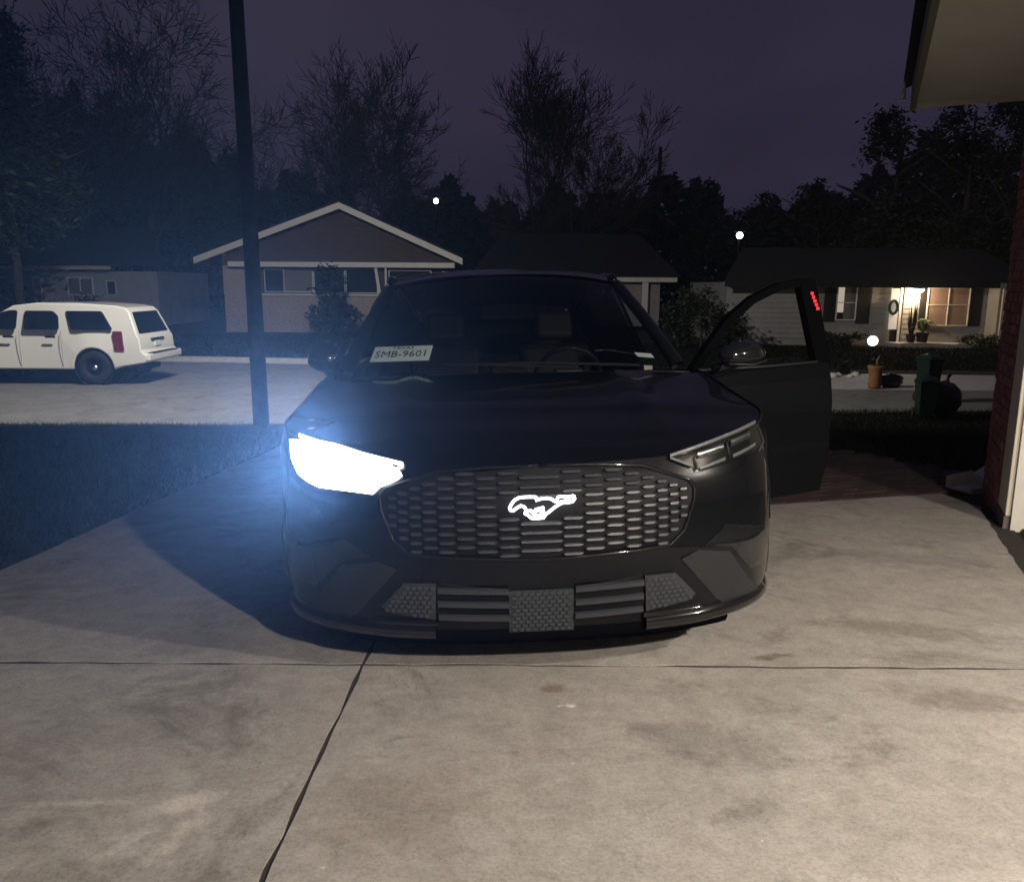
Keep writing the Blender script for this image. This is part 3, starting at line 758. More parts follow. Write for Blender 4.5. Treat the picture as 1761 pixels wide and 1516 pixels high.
# chin lip
mb = MB().grid([[Vector((x, fas(x, .16)-off, z)) for x in frange(-.72, .72, 36)] for off, z in ((.0, .195), (.012, .175), (.018, .150), (.0, .128), (-.06, .126))]); mb.build('chin_lip', M['frame'], car, smooth=True)
mb = MB().grid([[(x, lerp(.14+.25*abs(x)**3, 1.4, t), .16) for x in frange(-.85, .85, 10)] for t in frange(0, 1, 4)]); mb.build('undertray', M['matte'], car)
# headlights
hl = [(.463, .781), (.57, .804), (.704, .834), (.874, .872), (.900, .848), (.920, .785), (.875, .762), (.723, .748), (.585, .722), (.566, .722), (.560, .744), (.504, .764)]
def bar3(p, q, off0, off1, h, sx, n=8):
    rows = []
    for dz, off in ((-h, off0), (-h*.8, off1), (h*.8, off1), (h, off0)):
        rows.append([Vector((sx*lerp(p[0], q[0], t), fas(lerp(p[0], q[0], t), lerp(p[1], q[1], t))-off, lerp(p[1], q[1], t)+dz)) for t in frange(0, 1, n)])
    return MB().grid(rows)
HEAD_L = None
for sx in (-1, 1):
    on = sx < 0
    hp = ppanel(hl, .003, 18, 8, .02, sx).build('headlight', M['gloss'], car, smooth=True)
    hp['label'] = 'glaring lit headlight' if on else 'unlit headlight'
    if on:
        lens = ppanel([(.935, .852), (.827, .860), (.715, .846), (.612, .818), (.524, .786), (.487, .763), (.478, .744), (.507, .724), (.556, .708), (.584, .682), (.635, .694), (.685, .685), (.751, .686), (.819, .702), (.879, .729), (.919, .785)], .010, 22, 14, .008, sx).build('lit_lens_glare', M['beam'], hp, smooth=True)  # lens outline widened by glare bloom built into its shape
    mdr = M['beam'] if on else M['drl']
    mb = bar3((.475, .784), (.70, .832), .004, .014, .007, sx); b3 = bar3((.70, .832), (.885, .868), .004, .014, .007, sx)
    n = len(mb.V); mb.V += b3.V; mb.F += [tuple(k+n for k in f) for f in b3.F]; mb.build('light_bar', mdr, hp, smooth=True)
    bar3((.475, .778), (.556, .744), .004, .013, .006, sx, 4).build('light_bar', mdr, hp, smooth=True)
    if not on:
        for (xa, xb, zb_, zt_) in ((.585, .70, .765, .79), (.735, .84, .795, .82)):
            pr = bar3((xa, zb_+.012), (xb, zt_+.008), .004, .012, .0135, sx, 6).build('projector', M['steel'], hp, smooth=True)
            for t in (.25, .7):
                x, z = lerp(xa, xb, t), lerp(zb_+.012, zt_+.008, t)
                icosphere('projector_eye', .012, M['clear'], hp, (sx*x, fas(x, z)-.012, z), 2, (1, .5, 1))
        bar3((.588, .733), (.70, .757), .004, .012, .0065, sx).build('lower_bar', M['drl'], hp, smooth=True)
        bar3((.735, .762), (.86, .790), .004, .012, .0065, sx).build('lower_bar', M['drl'], hp, smooth=True)
        MB().tube([Vector((sx*x, fas(x, z)-.008, z)) for x, z in ((.574, .730), (.572, .772), (.59, .782))], .004, 6).build('divider', M['satin'], hp, smooth=True)
        MB().tube([Vector((sx*x, fas(x, z)-.008, z)) for x, z in ((.722, .758), (.716, .81), (.735, .822))], .004, 6).build('divider', M['satin'], hp, smooth=True)
        MB().tube([Vector((sx*x, fas(x, z)-.008, z)) for x, z in ((.900, .848), (.918, .79), (.875, .764))], .005, 6).build('divider', M['satin'], hp, smooth=True)
        ppanel(hl, .019, 18, 8, .015, sx).build('lens', M['clear'], hp, smooth=True)
for sx in (-1, 1):
    MB().tube([Vector((sx*(p.x-.004), p.y, p.z+.004)) for p in top[14:]], .004, 5).build('hood_seam', M['matte'], car)
# seam lines between hood, wings and bumper
for sx in (-1, 1):
    MB().tube([Vector((sx*x, fas(x, z)-.0005, z)) for x, z in ((.905, .765), (.93, .70), (.945, .6), (.95, .48))], .0035, 5).build('seam', M['matte'], car)
# wheels
def wheel(x, y, sx):
    zc = 0.365 - x*sx*math.sin(-CROLL)
    w = empty('wheel', (sx*x, y, zc)); w.parent = car
    MB().lathe([(.22, -.11), (.335, -.115), (.362, -.09), (.366, 0), (.362, .09), (.335, .115), (.22, .11), (.22, -.11)], k=36, axis='x').build('tyre', M['rubber'], w, smooth=True)
    rm = MB(); rm.lathe([(.245, .10), (.235, .085), (.228, -.05), (.0, -.05)], k=30, axis='x') if sx > 0 else rm.lathe([(.245, -.10), (.235, -.085), (.228, .05), (.0, .05)], k=30, axis='x')
    for k in range(5):
        a_ = 2*math.pi*k/5
        for d in (-.14, .14):
            ca, sa = math.cos(a_+d), math.sin(a_+d); c2, s2 = math.cos(a_), math.sin(a_)
            rm.tube([(sx*.095, .235*ca, .235*sa), (sx*.085, .05*c2, .05*s2)], [.016, .02], 6)
    rm.lathe([(0, sx*.1), (.05, sx*.095), (.06, sx*.07)], k=16, axis='x')
    rm.build('rim', M['alloy'], w, smooth=False)
for wx, wy in WHEELS:
    for sx in (-1, 1):
        wheel(wx, wy, sx)
        MB().tube([Vector((sx*(.985 if wy < 2 else .965), wy+.415*math.cos(t), .36+.415*math.sin(t))) for t in frange(-.35, math.pi+.35, 24)], .022, 8).build('arch_trim', M['gloss'], car, smooth=True)
        MB().grid([[(sx*xx, wy+.44*math.cos(t), .36+.44*math.sin(t)) for t in frange(-.4, math.pi+.4, 18)] for xx in (.6, .97)]).build('arch_liner', M['matte'], car)
# left-hand (passenger) mirror in the picture, closed door
def mirror(name, parent, c, sgn, long=.12, deep=.085, high=.085):
    mo = icosphere(name, 1.0, M['gloss'], parent, (0, 0, 0), 3)
    for v in mo.data.vertices:
        x, y, z = v.co; k = 1-.25*(x*sgn+1)/2 if z < 0 else 1
        zz = z*(.72 if z < 0 else 1.0)
        v.co = (c[0]+x*long, c[1]+y*deep*(.6 if y > 0 else 1), c[2]+zz*high*k)
    return mo
mm = mirror('mirror', car, (-0.965, 1.55, 1.125), -1, .095, .08, .10)
MB().tube([(-.90, 1.50, 1.04), (-.96, 1.55, 1.07)], [.03, .025], 8).build('mirror_arm', M['gloss'], mm, smooth=True)
# cabin
MB().grid([[roof_pt(u, t)+Vector((0, .03 if t < .05 else 0, -.022)) for u in frange(-.97, .97, 14)] for t in frange(0.0, .72, 14)]).build('headliner', M['cabin'], car, smooth=True)
for sgn in (-1, 1):
    MB().grid([[ws(sgn*1.0, v)+Vector((0, .012, -.016)), ws(sgn, v)+Vector((sgn*.03, .10, -.03)), Vector((sgn*lerp(.865, .675, v), lerp(1.44, 2.14, v), lerp(1.06, 1.50, v)))] for v in frange(0, 1, 8)]).build('pillar_trim', M['cabin'], car, smooth=True)
    MB().grid([[roof_pt(sgn*.97, t)+Vector((0, 0, -.03)), roof_pt(sgn*.97, t)+Vector((-sgn*.03, 0, -.07))] for t in frange(0, .8, 10)]).build('roof_trim', M['cabin'], car, smooth=True)
MB().box(-.88, .88, 1.30, 4.3, .30, .34).build('cabin_floor', M['cabin'], car)
mb = MB(); mb.grid([[(x, y, z) for x in frange(-.80, .80, 12)] for y, z in ((1.22, 1.035), (1.45, 1.04), (1.62, 1.02), (1.70, .96), (1.68, .75), (1.6, .6))]); dash = mb.build('dashboard', M['cabin'], car, smooth=True)
MB().box(-.70, .70, 1.685, 1.70, .90, .905).build('trim_strip', M['chrome'], dash)
bevel(MB().box(-.10, .10, 1.63, 1.645, .80, 1.08).build('touch_screen', M['gloss'], dash), .01)
st = empty('steering_wheel', (.33, 1.78, .99)); st.parent = car; st.rotation_euler = (R(-66), 0, 0)
MB().tube([(.185*math.cos(t), .185*math.sin(t), 0) for t in frange(0, 2*math.pi, 36)], .014, 8, False).build('rim', M['gloss'], st, smooth=True)
MB().tube([(.172*math.cos(t), .172*math.sin(t), .012) for t in frange(R(95), R(165), 14)], .006, 6).build('bright_insert', M['chrome'], st, smooth=True)
bevel(MB().box(-.08, .08, -.06, .07, -.02, .03).build('hub', M['cabin'], st), .02)
MB().box(-.18, .18, -.015, .02, -.008, .01).build('spoke', M['cabin'], st)
for sx in (-1, 1):
    s_ = empty('seat', (sx*.37, 2.35, .34)); s_.parent = car
    bevel(MB().box(-.25, .25, -.28, .26, .12, .28).build('cushion', M['seat'], s_), .05, 3)
    Mb = Matrix.Translation((0, .26, .24)) @ Matrix.Rotation(R(-18), 4, 'X')
    bevel(MB().box(-.24, .24, -.07, .07, 0, .62, Mb).build('backrest', M['seat'], s_), .05, 3)
    bevel(MB().box(-.13, .13, -.05, .05, .66, .86, Mb).build('headrest', M['seat'], s_), .04, 3)
s_ = empty('rear_seat', (0, 3.35, .34)); s_.parent = car
bevel(MB().box(-.62, .62, -.1, .1, .2, .78, Matrix.Rotation(R(-18), 4, 'X')).build('backrest', M['seat'], s_), .06, 3)
MB().grid([[(x, y, z) for x in frange(-.86, .86, 4)] for y, z in ((4.16, .35), (4.12, 1.10), (3.95, 1.38))]).build('rear_blackout', M['cabin'], car)  # added blackout panel, stops light showing through the rear window
MB().grid([[(x, y, z) for x in frange(-.86, .86, 4)] for y, z in ((1.30, .3), (1.24, 1.03))]).build('firewall', M['cabin'], car)
tt = MB().poly([ws(.80, .09)+Vector((0, .012, -.012)), ws(.915, .085)+Vector((0, .012, -.012)), ws(.91, .125)+Vector((0, .012, -.012)), ws(.79, .13)+Vector((0, .012, -.012))]).build('toll_tag', mat('tag_pale', (.5, .56, .54), .6), car)
for sx, x0_ in ((1, .05), (-1, -.25)):
    MB().tube([(x0_+.55, 1.17, 1.075), (x0_+.1, 1.135, 1.098), (x0_-.1, 1.15, 1.10)], .007, 6).build('wiper', M['matte'], car)
# open driver's door (hinged at its front edge)
DA = R(22)       # plane of the open door from the car's x axis
door = empty('door', (0.955, 1.49, 0)); door.parent = car; door.rotation_euler = (0, R(-1.2), DA)
door.scale = (.93, 1, 1.0)
door['label'] = 'driver door swung wide open'
# local: x along the door from its hinge, -y outside face, z up
def dxz(t): return interp(t, [.35, .45, .8, .95, 1.06], [.03, .015, 0, .012, .05])
rows = []
zs_ = [.28, .34, .45, .55, .62, .68, .74, .80, .86, .92, .97, 1.02]
for z in zs_:
    xe_ = interp(z, [.28, .40, .6, 1.02], [.99, 1.03, 1.055, 1.06]); xs_ = interp(z, [.33, .5, 1.02], [.05, .02, 0.0])
    rows.append([Vector((lerp(xs_, xe_, t), -.05 + dxz(z) + .012*(1 if .56 < z < .64 else 0) + .02*max(0, t-.9)*5 , z)) for t in frange(0, 1, 14)])
skin = MB().grid(rows)
inner = [[p+Vector((0, (.10 if p.z < .97 else .06), 0)) for p in r] for r in rows]
skin.grid([list(reversed(r)) for r in inner])
ed = rows[0][:] + [r[-1] for r in rows[1:]] + rows[-1][-2::-1] + [r[0] for r in rows[-2:0:-1]]; ed.append(ed[0])
ei = inner[0][:] + [r[-1] for r in inner[1:]] + inner[-1][-2::-1] + [r[0] for r in inner[-2:0:-1]]; ei.append(ei[0])
skin.grid([ed, ei]); o = skin.build('door_panel', M['paint'], door); autosmooth(o, 35)
fr_o = [(0.0, 1.03), (.12, 1.15), (.30, 1.30), (.50, 1.41), (.72, 1.48), (.93, 1.505)]
fr_i = [(.06, 1.03), (.15, 1.125), (.325, 1.265), (.51, 1.37), (.715, 1.437), (.875, 1.455)]
mb = MB()
for yo, in ((-.02,),):
    mb.grid([[Vector((x, -.02 + .10*sstep(1.02, 1.5, z)*.6, z)) for x, z in fr_o], [Vector((x, -.02 + .10*sstep(1.02, 1.5, z)*.6, z)) for x, z in fr_i]])
    mb.grid([[Vector((x, .03 + .10*sstep(1.02, 1.5, z)*.6, z)) for x, z in fr_i], [Vector((x, .03 + .10*sstep(1.02, 1.5, z)*.6, z)) for x, z in fr_o]])
    for L_ in (fr_o, fr_i): mb.grid([[Vector((x, -.02 + .06*sstep(1.02, 1.5, z), z)) for x, z in L_], [Vector((x, .03 + .06*sstep(1.02, 1.5, z), z)) for x, z in L_]])
mb.build('window_frame', M['frame'], door)
mb = MB(); q4 = [(.875, 1.455), (.93, 1.505), (1.0, 1.49), (1.06, 1.03), (.94, 1.03)]
mb.prism([Vector((x, -.022+.06*sstep(1.02, 1.5, z), z)) for x, z in q4], (0, .05, 0)); mb.build('rear_frame', M['frame'], door)
wp = [(.06, 1.025), (.15, 1.125), (.325, 1.265), (.51, 1.37), (.715, 1.437), (.875, 1.455), (.94, 1.025)]
mb = MB().poly([Vector((x, .005+.06*sstep(1.02, 1.5, z), z)) for x, z in wp]); mb.V = [(v[0], v[1], min(v[2], 1.06)) for v in mb.V]; mb.build('window_glass', M['clear'], door, fix=False)
kp = MB()
for k in range(5):
    z = 1.33+k*.0215; x = .992-.0085*k
    kp.box(x-.010, x+.010, -.030+.06*sstep(1.02, 1.5, z), -.022+.06*sstep(1.02, 1.5, z), z-.008, z+.008)
kp.build('keypad', M['red_led'], door)
MB().tube([(.02, -.035, 1.03), (.5, -.04, 1.025), (.94, -.03, 1.03)], .008, 6).build('belt_trim', M['satin'], door, smooth=True)
dm = mirror('mirror', door, (.235, -.15, 1.10), 1, .155, .09, .075)
MB().tube([(.13, -.04, 1.03), (.2, -.10, 1.06)], [.03, .025], 8).build('mirror_arm', M['gloss'], dm, smooth=True)
MB().tube([(.09, -.215, 1.062), (.24, -.236, 1.052), (.38, -.19, 1.066)], .006, 6).build('mirror_trim', M['satin'], dm, smooth=True)
bevel(MB().box(.10, .95, .05, .075, .45, .9).build('inner_panel', M['cabin'], door), .02)
# licence plate lying behind the windscreen
pl = empty('licence_plate', (0, 0, 0))
tag(pl, 'pale temporary licence plate lying behind the windscreen on the passenger side', 'licence plate')
def car_w(p): return CM @ Vector(p)
c_bl, c_br, c_tl = car_w((-.725, 1.405, 1.113)), car_w((-.425, 1.360, 1.116)), car_w((-.680, 1.53, 1.186))
ex = (c_br-c_bl).normalized(); ey0 = (c_tl-c_bl); ey = (ey0-ex*ey0.dot(ex)).normalized(); ez = ex.cross(ey)
ctr = (c_bl+c_br)/2 + ey*0.078 + ez*0.002
pl.matrix_world = Matrix(((ex.x, ey.x, ez.x, ctr.x), (ex.y, ey.y, ez.y, ctr.y), (ex.z, ey.z, ez.z, ctr.z), (0, 0, 0, 1)))
bevel(MB().box(-.152, .152, -.076, .076, -.0015, 0.0).build('sheet', M['plate'], pl), .001, 1)
t_ = text_obj('state_name', 'TEXAS', .034, M['ink'], pl); t_.location = (0.0, .055, .0006); t_.scale = (1.15, 1, 1)
t_ = text_obj('registration_number', 'SMB-9601', .078, M['ink'], pl); t_.location = (0, -.008, .0006); t_.scale = (.86, 1.15, 1)

# ------------------------------------------------------------------ white SUV parked across the street
suv = empty('police_suv', (-8.72, 20.15, -1.21), math.pi); suv.name = 'parked_suv'
tag(suv, 'white parked SUV with black door handles seen from its side across the street', 'car')
def arc(cx, cz, r, a0, a1, n=12): return [(cx+r*math.cos(R(lerp(a0, a1, i/n))), cz+r*math.sin(R(lerp(a0, a1, i/n)))) for i in range(n+1)]
prof = [(-.06, .52), (-.10, .60), (-.10, .72), (-.03, .745), (.02, .80), (.04, 1.08), (.09, 1.16), (.30, 1.70), (.40, 1.80), (.62, 1.845), (1.5, 1.90), (2.5, 1.905), (3.05, 1.84), (3.42, 1.62), (3.86, 1.27), (4.1, 1.22), (4.95, 1.10), (5.08, .98), (5.13, .62), (5.05, .42), (4.80, .36)] \
    + arc(4.16, .40, .47, -5, 185) + [(3.55, .36), (1.80, .36)] + arc(1.16, .40, .47, -5, 185) + [(.45, .44)]
def hwid(z): return interp(z, [.3, .5, .9, 1.2, 1.45, 1.9], [.95, .985, .995, .98, .90, .74])
mb = MB(); n = len(prof)
for sgn in (-1, 1):
    for x, z in prof:
        taper = 1 - .05*sstep(4.2, 5.13, x) - .03*sstep(.5, -.1, x); mb.V.append((x, sgn*hwid(z)*taper, z))
for i in range(n):
    j = (i+1) % n; mb.F.append((i, j, n+j, n+i))
mb.F.append(tuple(reversed(range(n)))); mb.F.append(tuple(range(n, 2*n)))
o = mb.build('body', M['wpaint'], suv)
bm = bmesh.new(); bm.from_mesh(o.data)
big = [f for f in bm.faces if len(f.verts) > 8]; bmesh.ops.triangulate(bm, faces=big); bmesh.ops.recalc_face_normals(bm, faces=bm.faces)
bm.to_mesh(o.data); bm.free()
bevel(o, .032, 3); autosmooth(o, 30)
def sidep(pts, m, name, off=.008, sgn=1, parent=None, r=.05):
    """flat pane on the flank (local y side), corners rounded"""
    P = []
    k = len(pts)
    for i in range(k):
        a, b, c = Vector(pts[i-1]), Vector(pts[i]), Vector(pts[(i+1) % k])
        d1, d2 = (a-b), (c-b); rr = min(r, d1.length*.4, d2.length*.4)
        p1, p2 = b+d1.normalized()*rr, b+d2.normalized()*rr
        for t in (0, .5, 1): P.append((p1*(1-t)**2 + b*2*t*(1-t) + p2*t*t))
    V = [Vector((p.x, sgn*(hwid(p.y)+off), p.y)) for p in P]
    return MB().prism(V, (0, -sgn*.03, 0)).build(name, m, parent or suv)
for sgn in (-1, 1):
    sidep([(.66, 1.29), (1.62, 1.29), (1.80, 1.72), (.95, 1.72)][::1], M['dglass'], 'side_window', sgn=sgn)
    sidep([(1.92, 1.29), (2.74, 1.29), (2.75, 1.72), (2.10, 1.72), (1.96, 1.60)], M['dglass'], 'side_window', sgn=sgn)
    sidep([(2.93, 1.29), (3.78, 1.29), (3.62, 1.44), (3.30, 1.68), (3.10, 1.73), (2.93, 1.73)], M['dglass'], 'side_window', sgn=sgn)
    sidep([(.40, .80), (.63, .80), (.66, 1.26), (.44, 1.26)], M['tail'], 'tail_lamp', .012, sgn, r=.03)
    for hx in (1.98, 2.96):
        bevel(MB().box(hx, hx+.24, sgn*.995, sgn*1.03, 1.10, 1.145).build('door_handle', M['matte'], suv), .012)
    for dx in (1.86, 2.84, 3.84):
        MB().tube([(dx, sgn*(hwid(z)+.001), z) for z in (.45, .6, .75, .9, 1.05, 1.2, 1.27)], .007, 5).build('door_seam', M['siding_g'], suv)
    mo = icosphere('mirror', 1, M['matte'], suv, (0, 0, 0), 2)
    for v in mo.data.vertices: v.co = (3.72+v.co.x*.09, sgn*(1.06+v.co.y*.11), 1.30+v.co.z*.13)
    for wx in (1.16, 4.16):
        w = empty('wheel', (wx, sgn*.84, .40)); w.parent = suv
        MB().lathe([(.2, -.13), (.36, -.13), (.395, -.10), (.40, 0), (.395, .10), (.36, .13), (.2, .13), (.2, -.13)], k=32, axis='y').build('tyre', M['rubber'], w, smooth=True)
        MB().lathe([(.24, sgn*.12), (.20, sgn*.08), (.10, sgn*.07), (.0, sgn*.07)], k=24, axis='y').build('rim', M['matte'], w, smooth=True)
        MB().lathe([(.065, sgn*.07), (.06, sgn*.115), (.0, sgn*.125)], k=14, axis='y').build('hub_cap', M['chrome'], w, smooth=True)
        MB().lathe([(.46, -.4), (.46, .12), (.0, -.4)], k=24, axis='y').build('arch_liner', M['matte'], suv, loc=(wx, sgn*.84, .40))
def rearp(pts, m, name, off=.01):
    V = []
    for y, z in pts:
        x = interp(z, [.60, .72, .80, 1.08, 1.16, 1.70, 1.80], [-.10, -.10, .02, .04, .09, .30, .40]) - off; V.append(Vector((x, y, z)))
    return MB().prism(V, (.03, 0, 0)).build(name, m, suv)
rearp([(-.80, 1.20), (.80, 1.20), (.66, 1.70), (-.66, 1.70)], M['dglass'], 'rear_window')
rearp([(-.16, .88), (.16, .88), (.16, 1.0), (-.16, 1.0)], M['plate'], 'number_plate', .02)
rearp([(-.35, 1.03), (.35, 1.03), (.35, 1.07), (-.35, 1.07)], M['matte'], 'tailgate_handle', .03)
bevel(MB().box(-.17, .06, -.94, .94, .56, .735).build('bumper', M['wpaint'], suv), .04, 3)
MB().box(-.172, .02, -.72, .72, .738, .75).build('step_pad', M['matte'], suv)
MB().box(.3, 4.9, -.7, .7, .28, .40).build('underbody', M['matte'], suv)

# ------------------------------------------------------------------ utility pole with the street lamp
PB = Vector((-4.17, 13.35, -1.1))
po = empty('utility_pole', PB); tag(po, 'dark wooden utility pole standing on the lawn edge left of the black car', 'utility pole')
MB().tube([(0, 0, -.3), (-.02, 0, 3), (-.05, 0, 6), (-.08, 0, 10.4)], [.130, .122, .11, .095], 14).build('pole', M['polewood'], po, smooth=True)
bevel(MB().box(-1.25, 1.1, -.06, .06, 9.5, 9.62).build('crossarm', M['polewood'], po), .01)
for xx in (-1.15, -.6, .5, 1.0):
    MB().lathe([(.0, 0), (.04, 0), (.05, .03), (.03, .06), (.05, .09), (.0, .13)], (xx, 0, 9.62), 10).build('insulator', M['stone'], po)
sl = empty('street_lamp', PB + Vector((-.06, .12, 8.5))); tag(sl, 'street lamp on a curved arm fixed to the wooden pole above the frame', 'street lamp')
MB().tube([(0, 0, 0), (-.15, .3, .35), (-.35, .7, .5), (-.45, .9, .48)], .03, 8).build('arm', M['steel'], sl, smooth=True)
MB().lathe([(.0, .16), (.10, .15), (.2, .05), (.24, -.05), (.22, -.06)], (-.5, 1.1, .42), 18).build('shade', M['satin'], sl, smooth=True)
MB().lathe([(.2, -.04), (.19, -.12), (.1, -.2), (.0, -.22)], (-.5, 1.1, .42), 18).build('lens', M['street_lens'], sl, smooth=True)
light('street_light', 'SPOT', (-.5, 1.1, .12), STREET_W, (1.0, .93, .80), .12, Vector((.14, .78, -1)), 138, .45, sl)

# ------------------------------------------------------------------ houses across the street
def fx(px, D): return at(px, 500, D).x
def fz(py, D, px=900): return at(px, py, D).z
class House:
    def __init__(s, name, label, D, base, x_px, cat='house'):
        s.D = D; s.o = empty(name, (fx(x_px, D), D, base)); tag(s.o, label, cat); s.base = base; s.x0 = fx(x_px, D)
    def rect(s, px0, px1, py0, py1):
        pm = (px0+px1)/2
        return fx(px0, s.D)-s.x0, fx(px1, s.D)-s.x0, fz(py1, s.D, pm)-s.base, fz(py0, s.D, pm)-s.base
    def box(s, name, m, px0, px1, py0, py1, d0=0.0, d1=0.1, parent=None, bev=0):
        x0, x1, z0, z1 = s.rect(px0, px1, py0, py1)
        o = MB().box(x0, x1, d0, d1, z0, z1).build(name, m, parent or s.o)
        if bev: bevel(o, bev)
        return o
    def window(s, px0, px1, py0, py1, mp_, fr=2.0, mull=(), trans=(), d=-.085, frame_m=None, sill=True):
        fm = frame_m or M['white']; x0, x1, z0, z1 = s.rect(px0, px1, py0, py1); t = fr*s.D/F
        mb = MB(); mb.box(x0-t, x0, d, d+.08, z0-t, z1+t).box(x1, x1+t, d, d+.08, z0-t, z1+t).box(x0, x1, d, d+.08, z1, z1+t).box(x0, x1, d, d+.08, z0-t, z0)
        for q in mull: xm = lerp(x0, x1, q); mb.box(xm-t*.4, xm+t*.4, d+.005, d+.07, z0, z1)
        for q in trans: zm = lerp(z0, z1, q); mb.box(x0, x1, d+.01, d+.065, zm-t*.4, zm+t*.4)
        w = mb.build('window', fm, s.o)
        MB().box(x0, x1, d+.045, d+.06, z0, z1).build('pane', mp_, w)
        return w, (x0, x1, z0, z1)

# gabled house straight across
g = House('gable_house', 'pale gabled house with white rake boards and a band of dark windows', 37.6, -1.05, 385)
D = 37.6
def gloc(px, py): return fx(px, D)-g.x0, fz(py, D, px)-g.base
L_, A_, R_ = gloc(345, 443), gloc(592, 350), gloc(797, 445)
def rake(p, q, name):
    (xa, za), (xb, zb_) = p, q
    MB().prism([(xa, -.62, za-.28), (xb, -.62, zb_-.28), (xb, -.62, zb_), (xa, -.62, za)], (0, .06, 0)).build(name, M['white'], g.o)
rake(L_, A_, 'rake_board'); rake(A_, R_, 'rake_board')
MB().prism([(L_[0], -.60, L_[1]+.01), (A_[0], -.60, A_[1]+.01), (A_[0], -.60, A_[1]+.09), (L_[0], -.60, L_[1]+.09)], (0, 9, 0)).build('roof', M['shingle'], g.o)
MB().prism([(A_[0]+.01, -.60, A_[1]+.01), (R_[0], -.60, R_[1]+.01), (R_[0], -.60, R_[1]+.09), (A_[0]+.01, -.60, A_[1]+.09)], (0, 9, 0)).build('roof', M['shingle'], g.o)
xw0, xw1 = gloc(385, 500)[0], gloc(775, 500)[0]
ze = gloc(600, 459)[1]
xl = lambda z: None
# gable board siding: courses as separate boards
zb0 = ze+.02
def rake_x(z, left):
    (xa, za) = L_ if left else R_; return lerp(xa, A_[0], (z+.25-za)/(A_[1]-za))
z = zb0
while z < A_[1]-.35:
    h = .22; xa, xb = max(xw0, rake_x(z+h*.5, True)), min(xw1, rake_x(z+h*.5, False))
    if xb-xa > .2: MB().prism([(xa, -.04, z), (xb, -.04, z), (xb, -.012, z+h), (xa, -.012, z+h)], (0, .05, 0)).build('siding_board', M['siding_d'], g.o)
    z += h
zs = gloc(560, 506)[1]
MB().box(xw0, xw1, .05, 8, 0, zs-.06).build('wall', M['pale_brick'], g.o)
MB().box(xw0, gloc(430, 500)[0], -.002, 8, zs-.06, ze+.6).build('pier', M['pale_brick'], g.o)
MB().box(gloc(430, 500)[0], xw1, .14, 8, zs-.06, ze-.01).build('porch_wall', M['siding_d'], g.o)
MB().box(gloc(400, 500)[0], gloc(783, 500)[0], -.45, -.05, ze-.02, ze+.20).build('porch_fascia', M['white'], g.o)
MB().box(gloc(440, 500)[0], gloc(770, 500)[0], -.06, .045, zs-.06, zs+.02).build('sill', M['white'], g.o)
g.window(456, 487, 464, 501, M['win'], 1.2, d=.05); g.window(489, 537, 464, 501, M['blind'], 1.6, d=.05); g.window(541, 592, 464, 503, M['win'], 1.2, d=.05); g.window(596, 648, 464, 503, M['win'], 1.2, d=.05)
g.window(670, 740, 466, 505, M['win'], 1.6, d=.05)
MB().prism([(gloc(646, 470)[0], -.3, ze), (gloc(651, 470)[0], -.3, ze), (gloc(657, 470)[0], -.3, zs), (gloc(652, 470)[0], -.3, zs)], (0, .12, 0)).build('porch_post', M['white'], g.o)
MB().box(gloc(664, 470)[0], gloc(667, 470)[0], -.3, -.2, zs, ze).build('porch_post', M['white'], g.o)
# neighbour to the right of it
h2 = House('ranch_house', 'dim grey ranch house with a pale fascia seen past the car roof', 43.0, -1.05, 830)
h2.box('wall', M['siding_g'], 830, 1135, 484, 560, 0, 6); h2.box('fascia', M['white'], 815, 1160, 475.5, 484, -.6, -.5)
x0, x1, z0, z1 = h2.rect(810, 1165, 405, 476)
MB().prism([(x0, -.65, z0), (x1, -.65, z0), (x1-1.6, 3.2, z1+.2), (x0+1.6, 3.2, z1+.2)], (0, 0, .08)).build('roof', M['shingle'], h2.o)
h2.box('corner_post', M['white'], 1102, 1112, 485, 545, -.5, -.38); h2.window(930, 990, 492, 520, M['win'], 2)
# left house behind the white SUV
h3 = House('low_house', 'low grey house with pale eaves behind the white parked SUV', 42.0, -1.0, -60)
h3.box('wall', M['siding_g'], -60, 272, 466, 570, 0, 7); h3.box('fascia', M['cream'], -70, 203, 456, 463, -.65, -.55)
x0, x1, z0, z1 = h3.rect(-80, 285, 385, 457)
MB().prism([(x0, -.7, z0), (fx(204, 42)-h3.x0, -.7, z0), (x1, .4, z0), (x1-2.5, 4.0, z1), (x0, 4.0, z1)], (0, 0, .08)).build('roof', M['shingle'], h3.o)
h3.window(120, 160, 479, 506, M['blind'], 2.2, (.5,)); h3.window(60, 72, 478, 510, M['blind'], 1.5); h3.window(0, 28, 478, 506, M['win'], 2); h3.window(186, 200, 484, 506, M['win'], 1.4)
h3.box('porch_post', M['siding_g'], 24, 44, 463, 560, -.5, -.25)

# lit house on the right
D4 = 33.5
h4 = House('porch_house', 'white house with dark shutters and a brightly lit front porch', D4, -1.17, 1235)
h4.box('wall', M['siding_g'], 1250, 1536, 486, 594, 0, 7)
h4.box('wall', M['siding_g'], 1557, 1700, 486, 594, 0, 7)
h4.box('door_head', M['siding_g'], 1536, 1557, 478, 491, 0, 7)
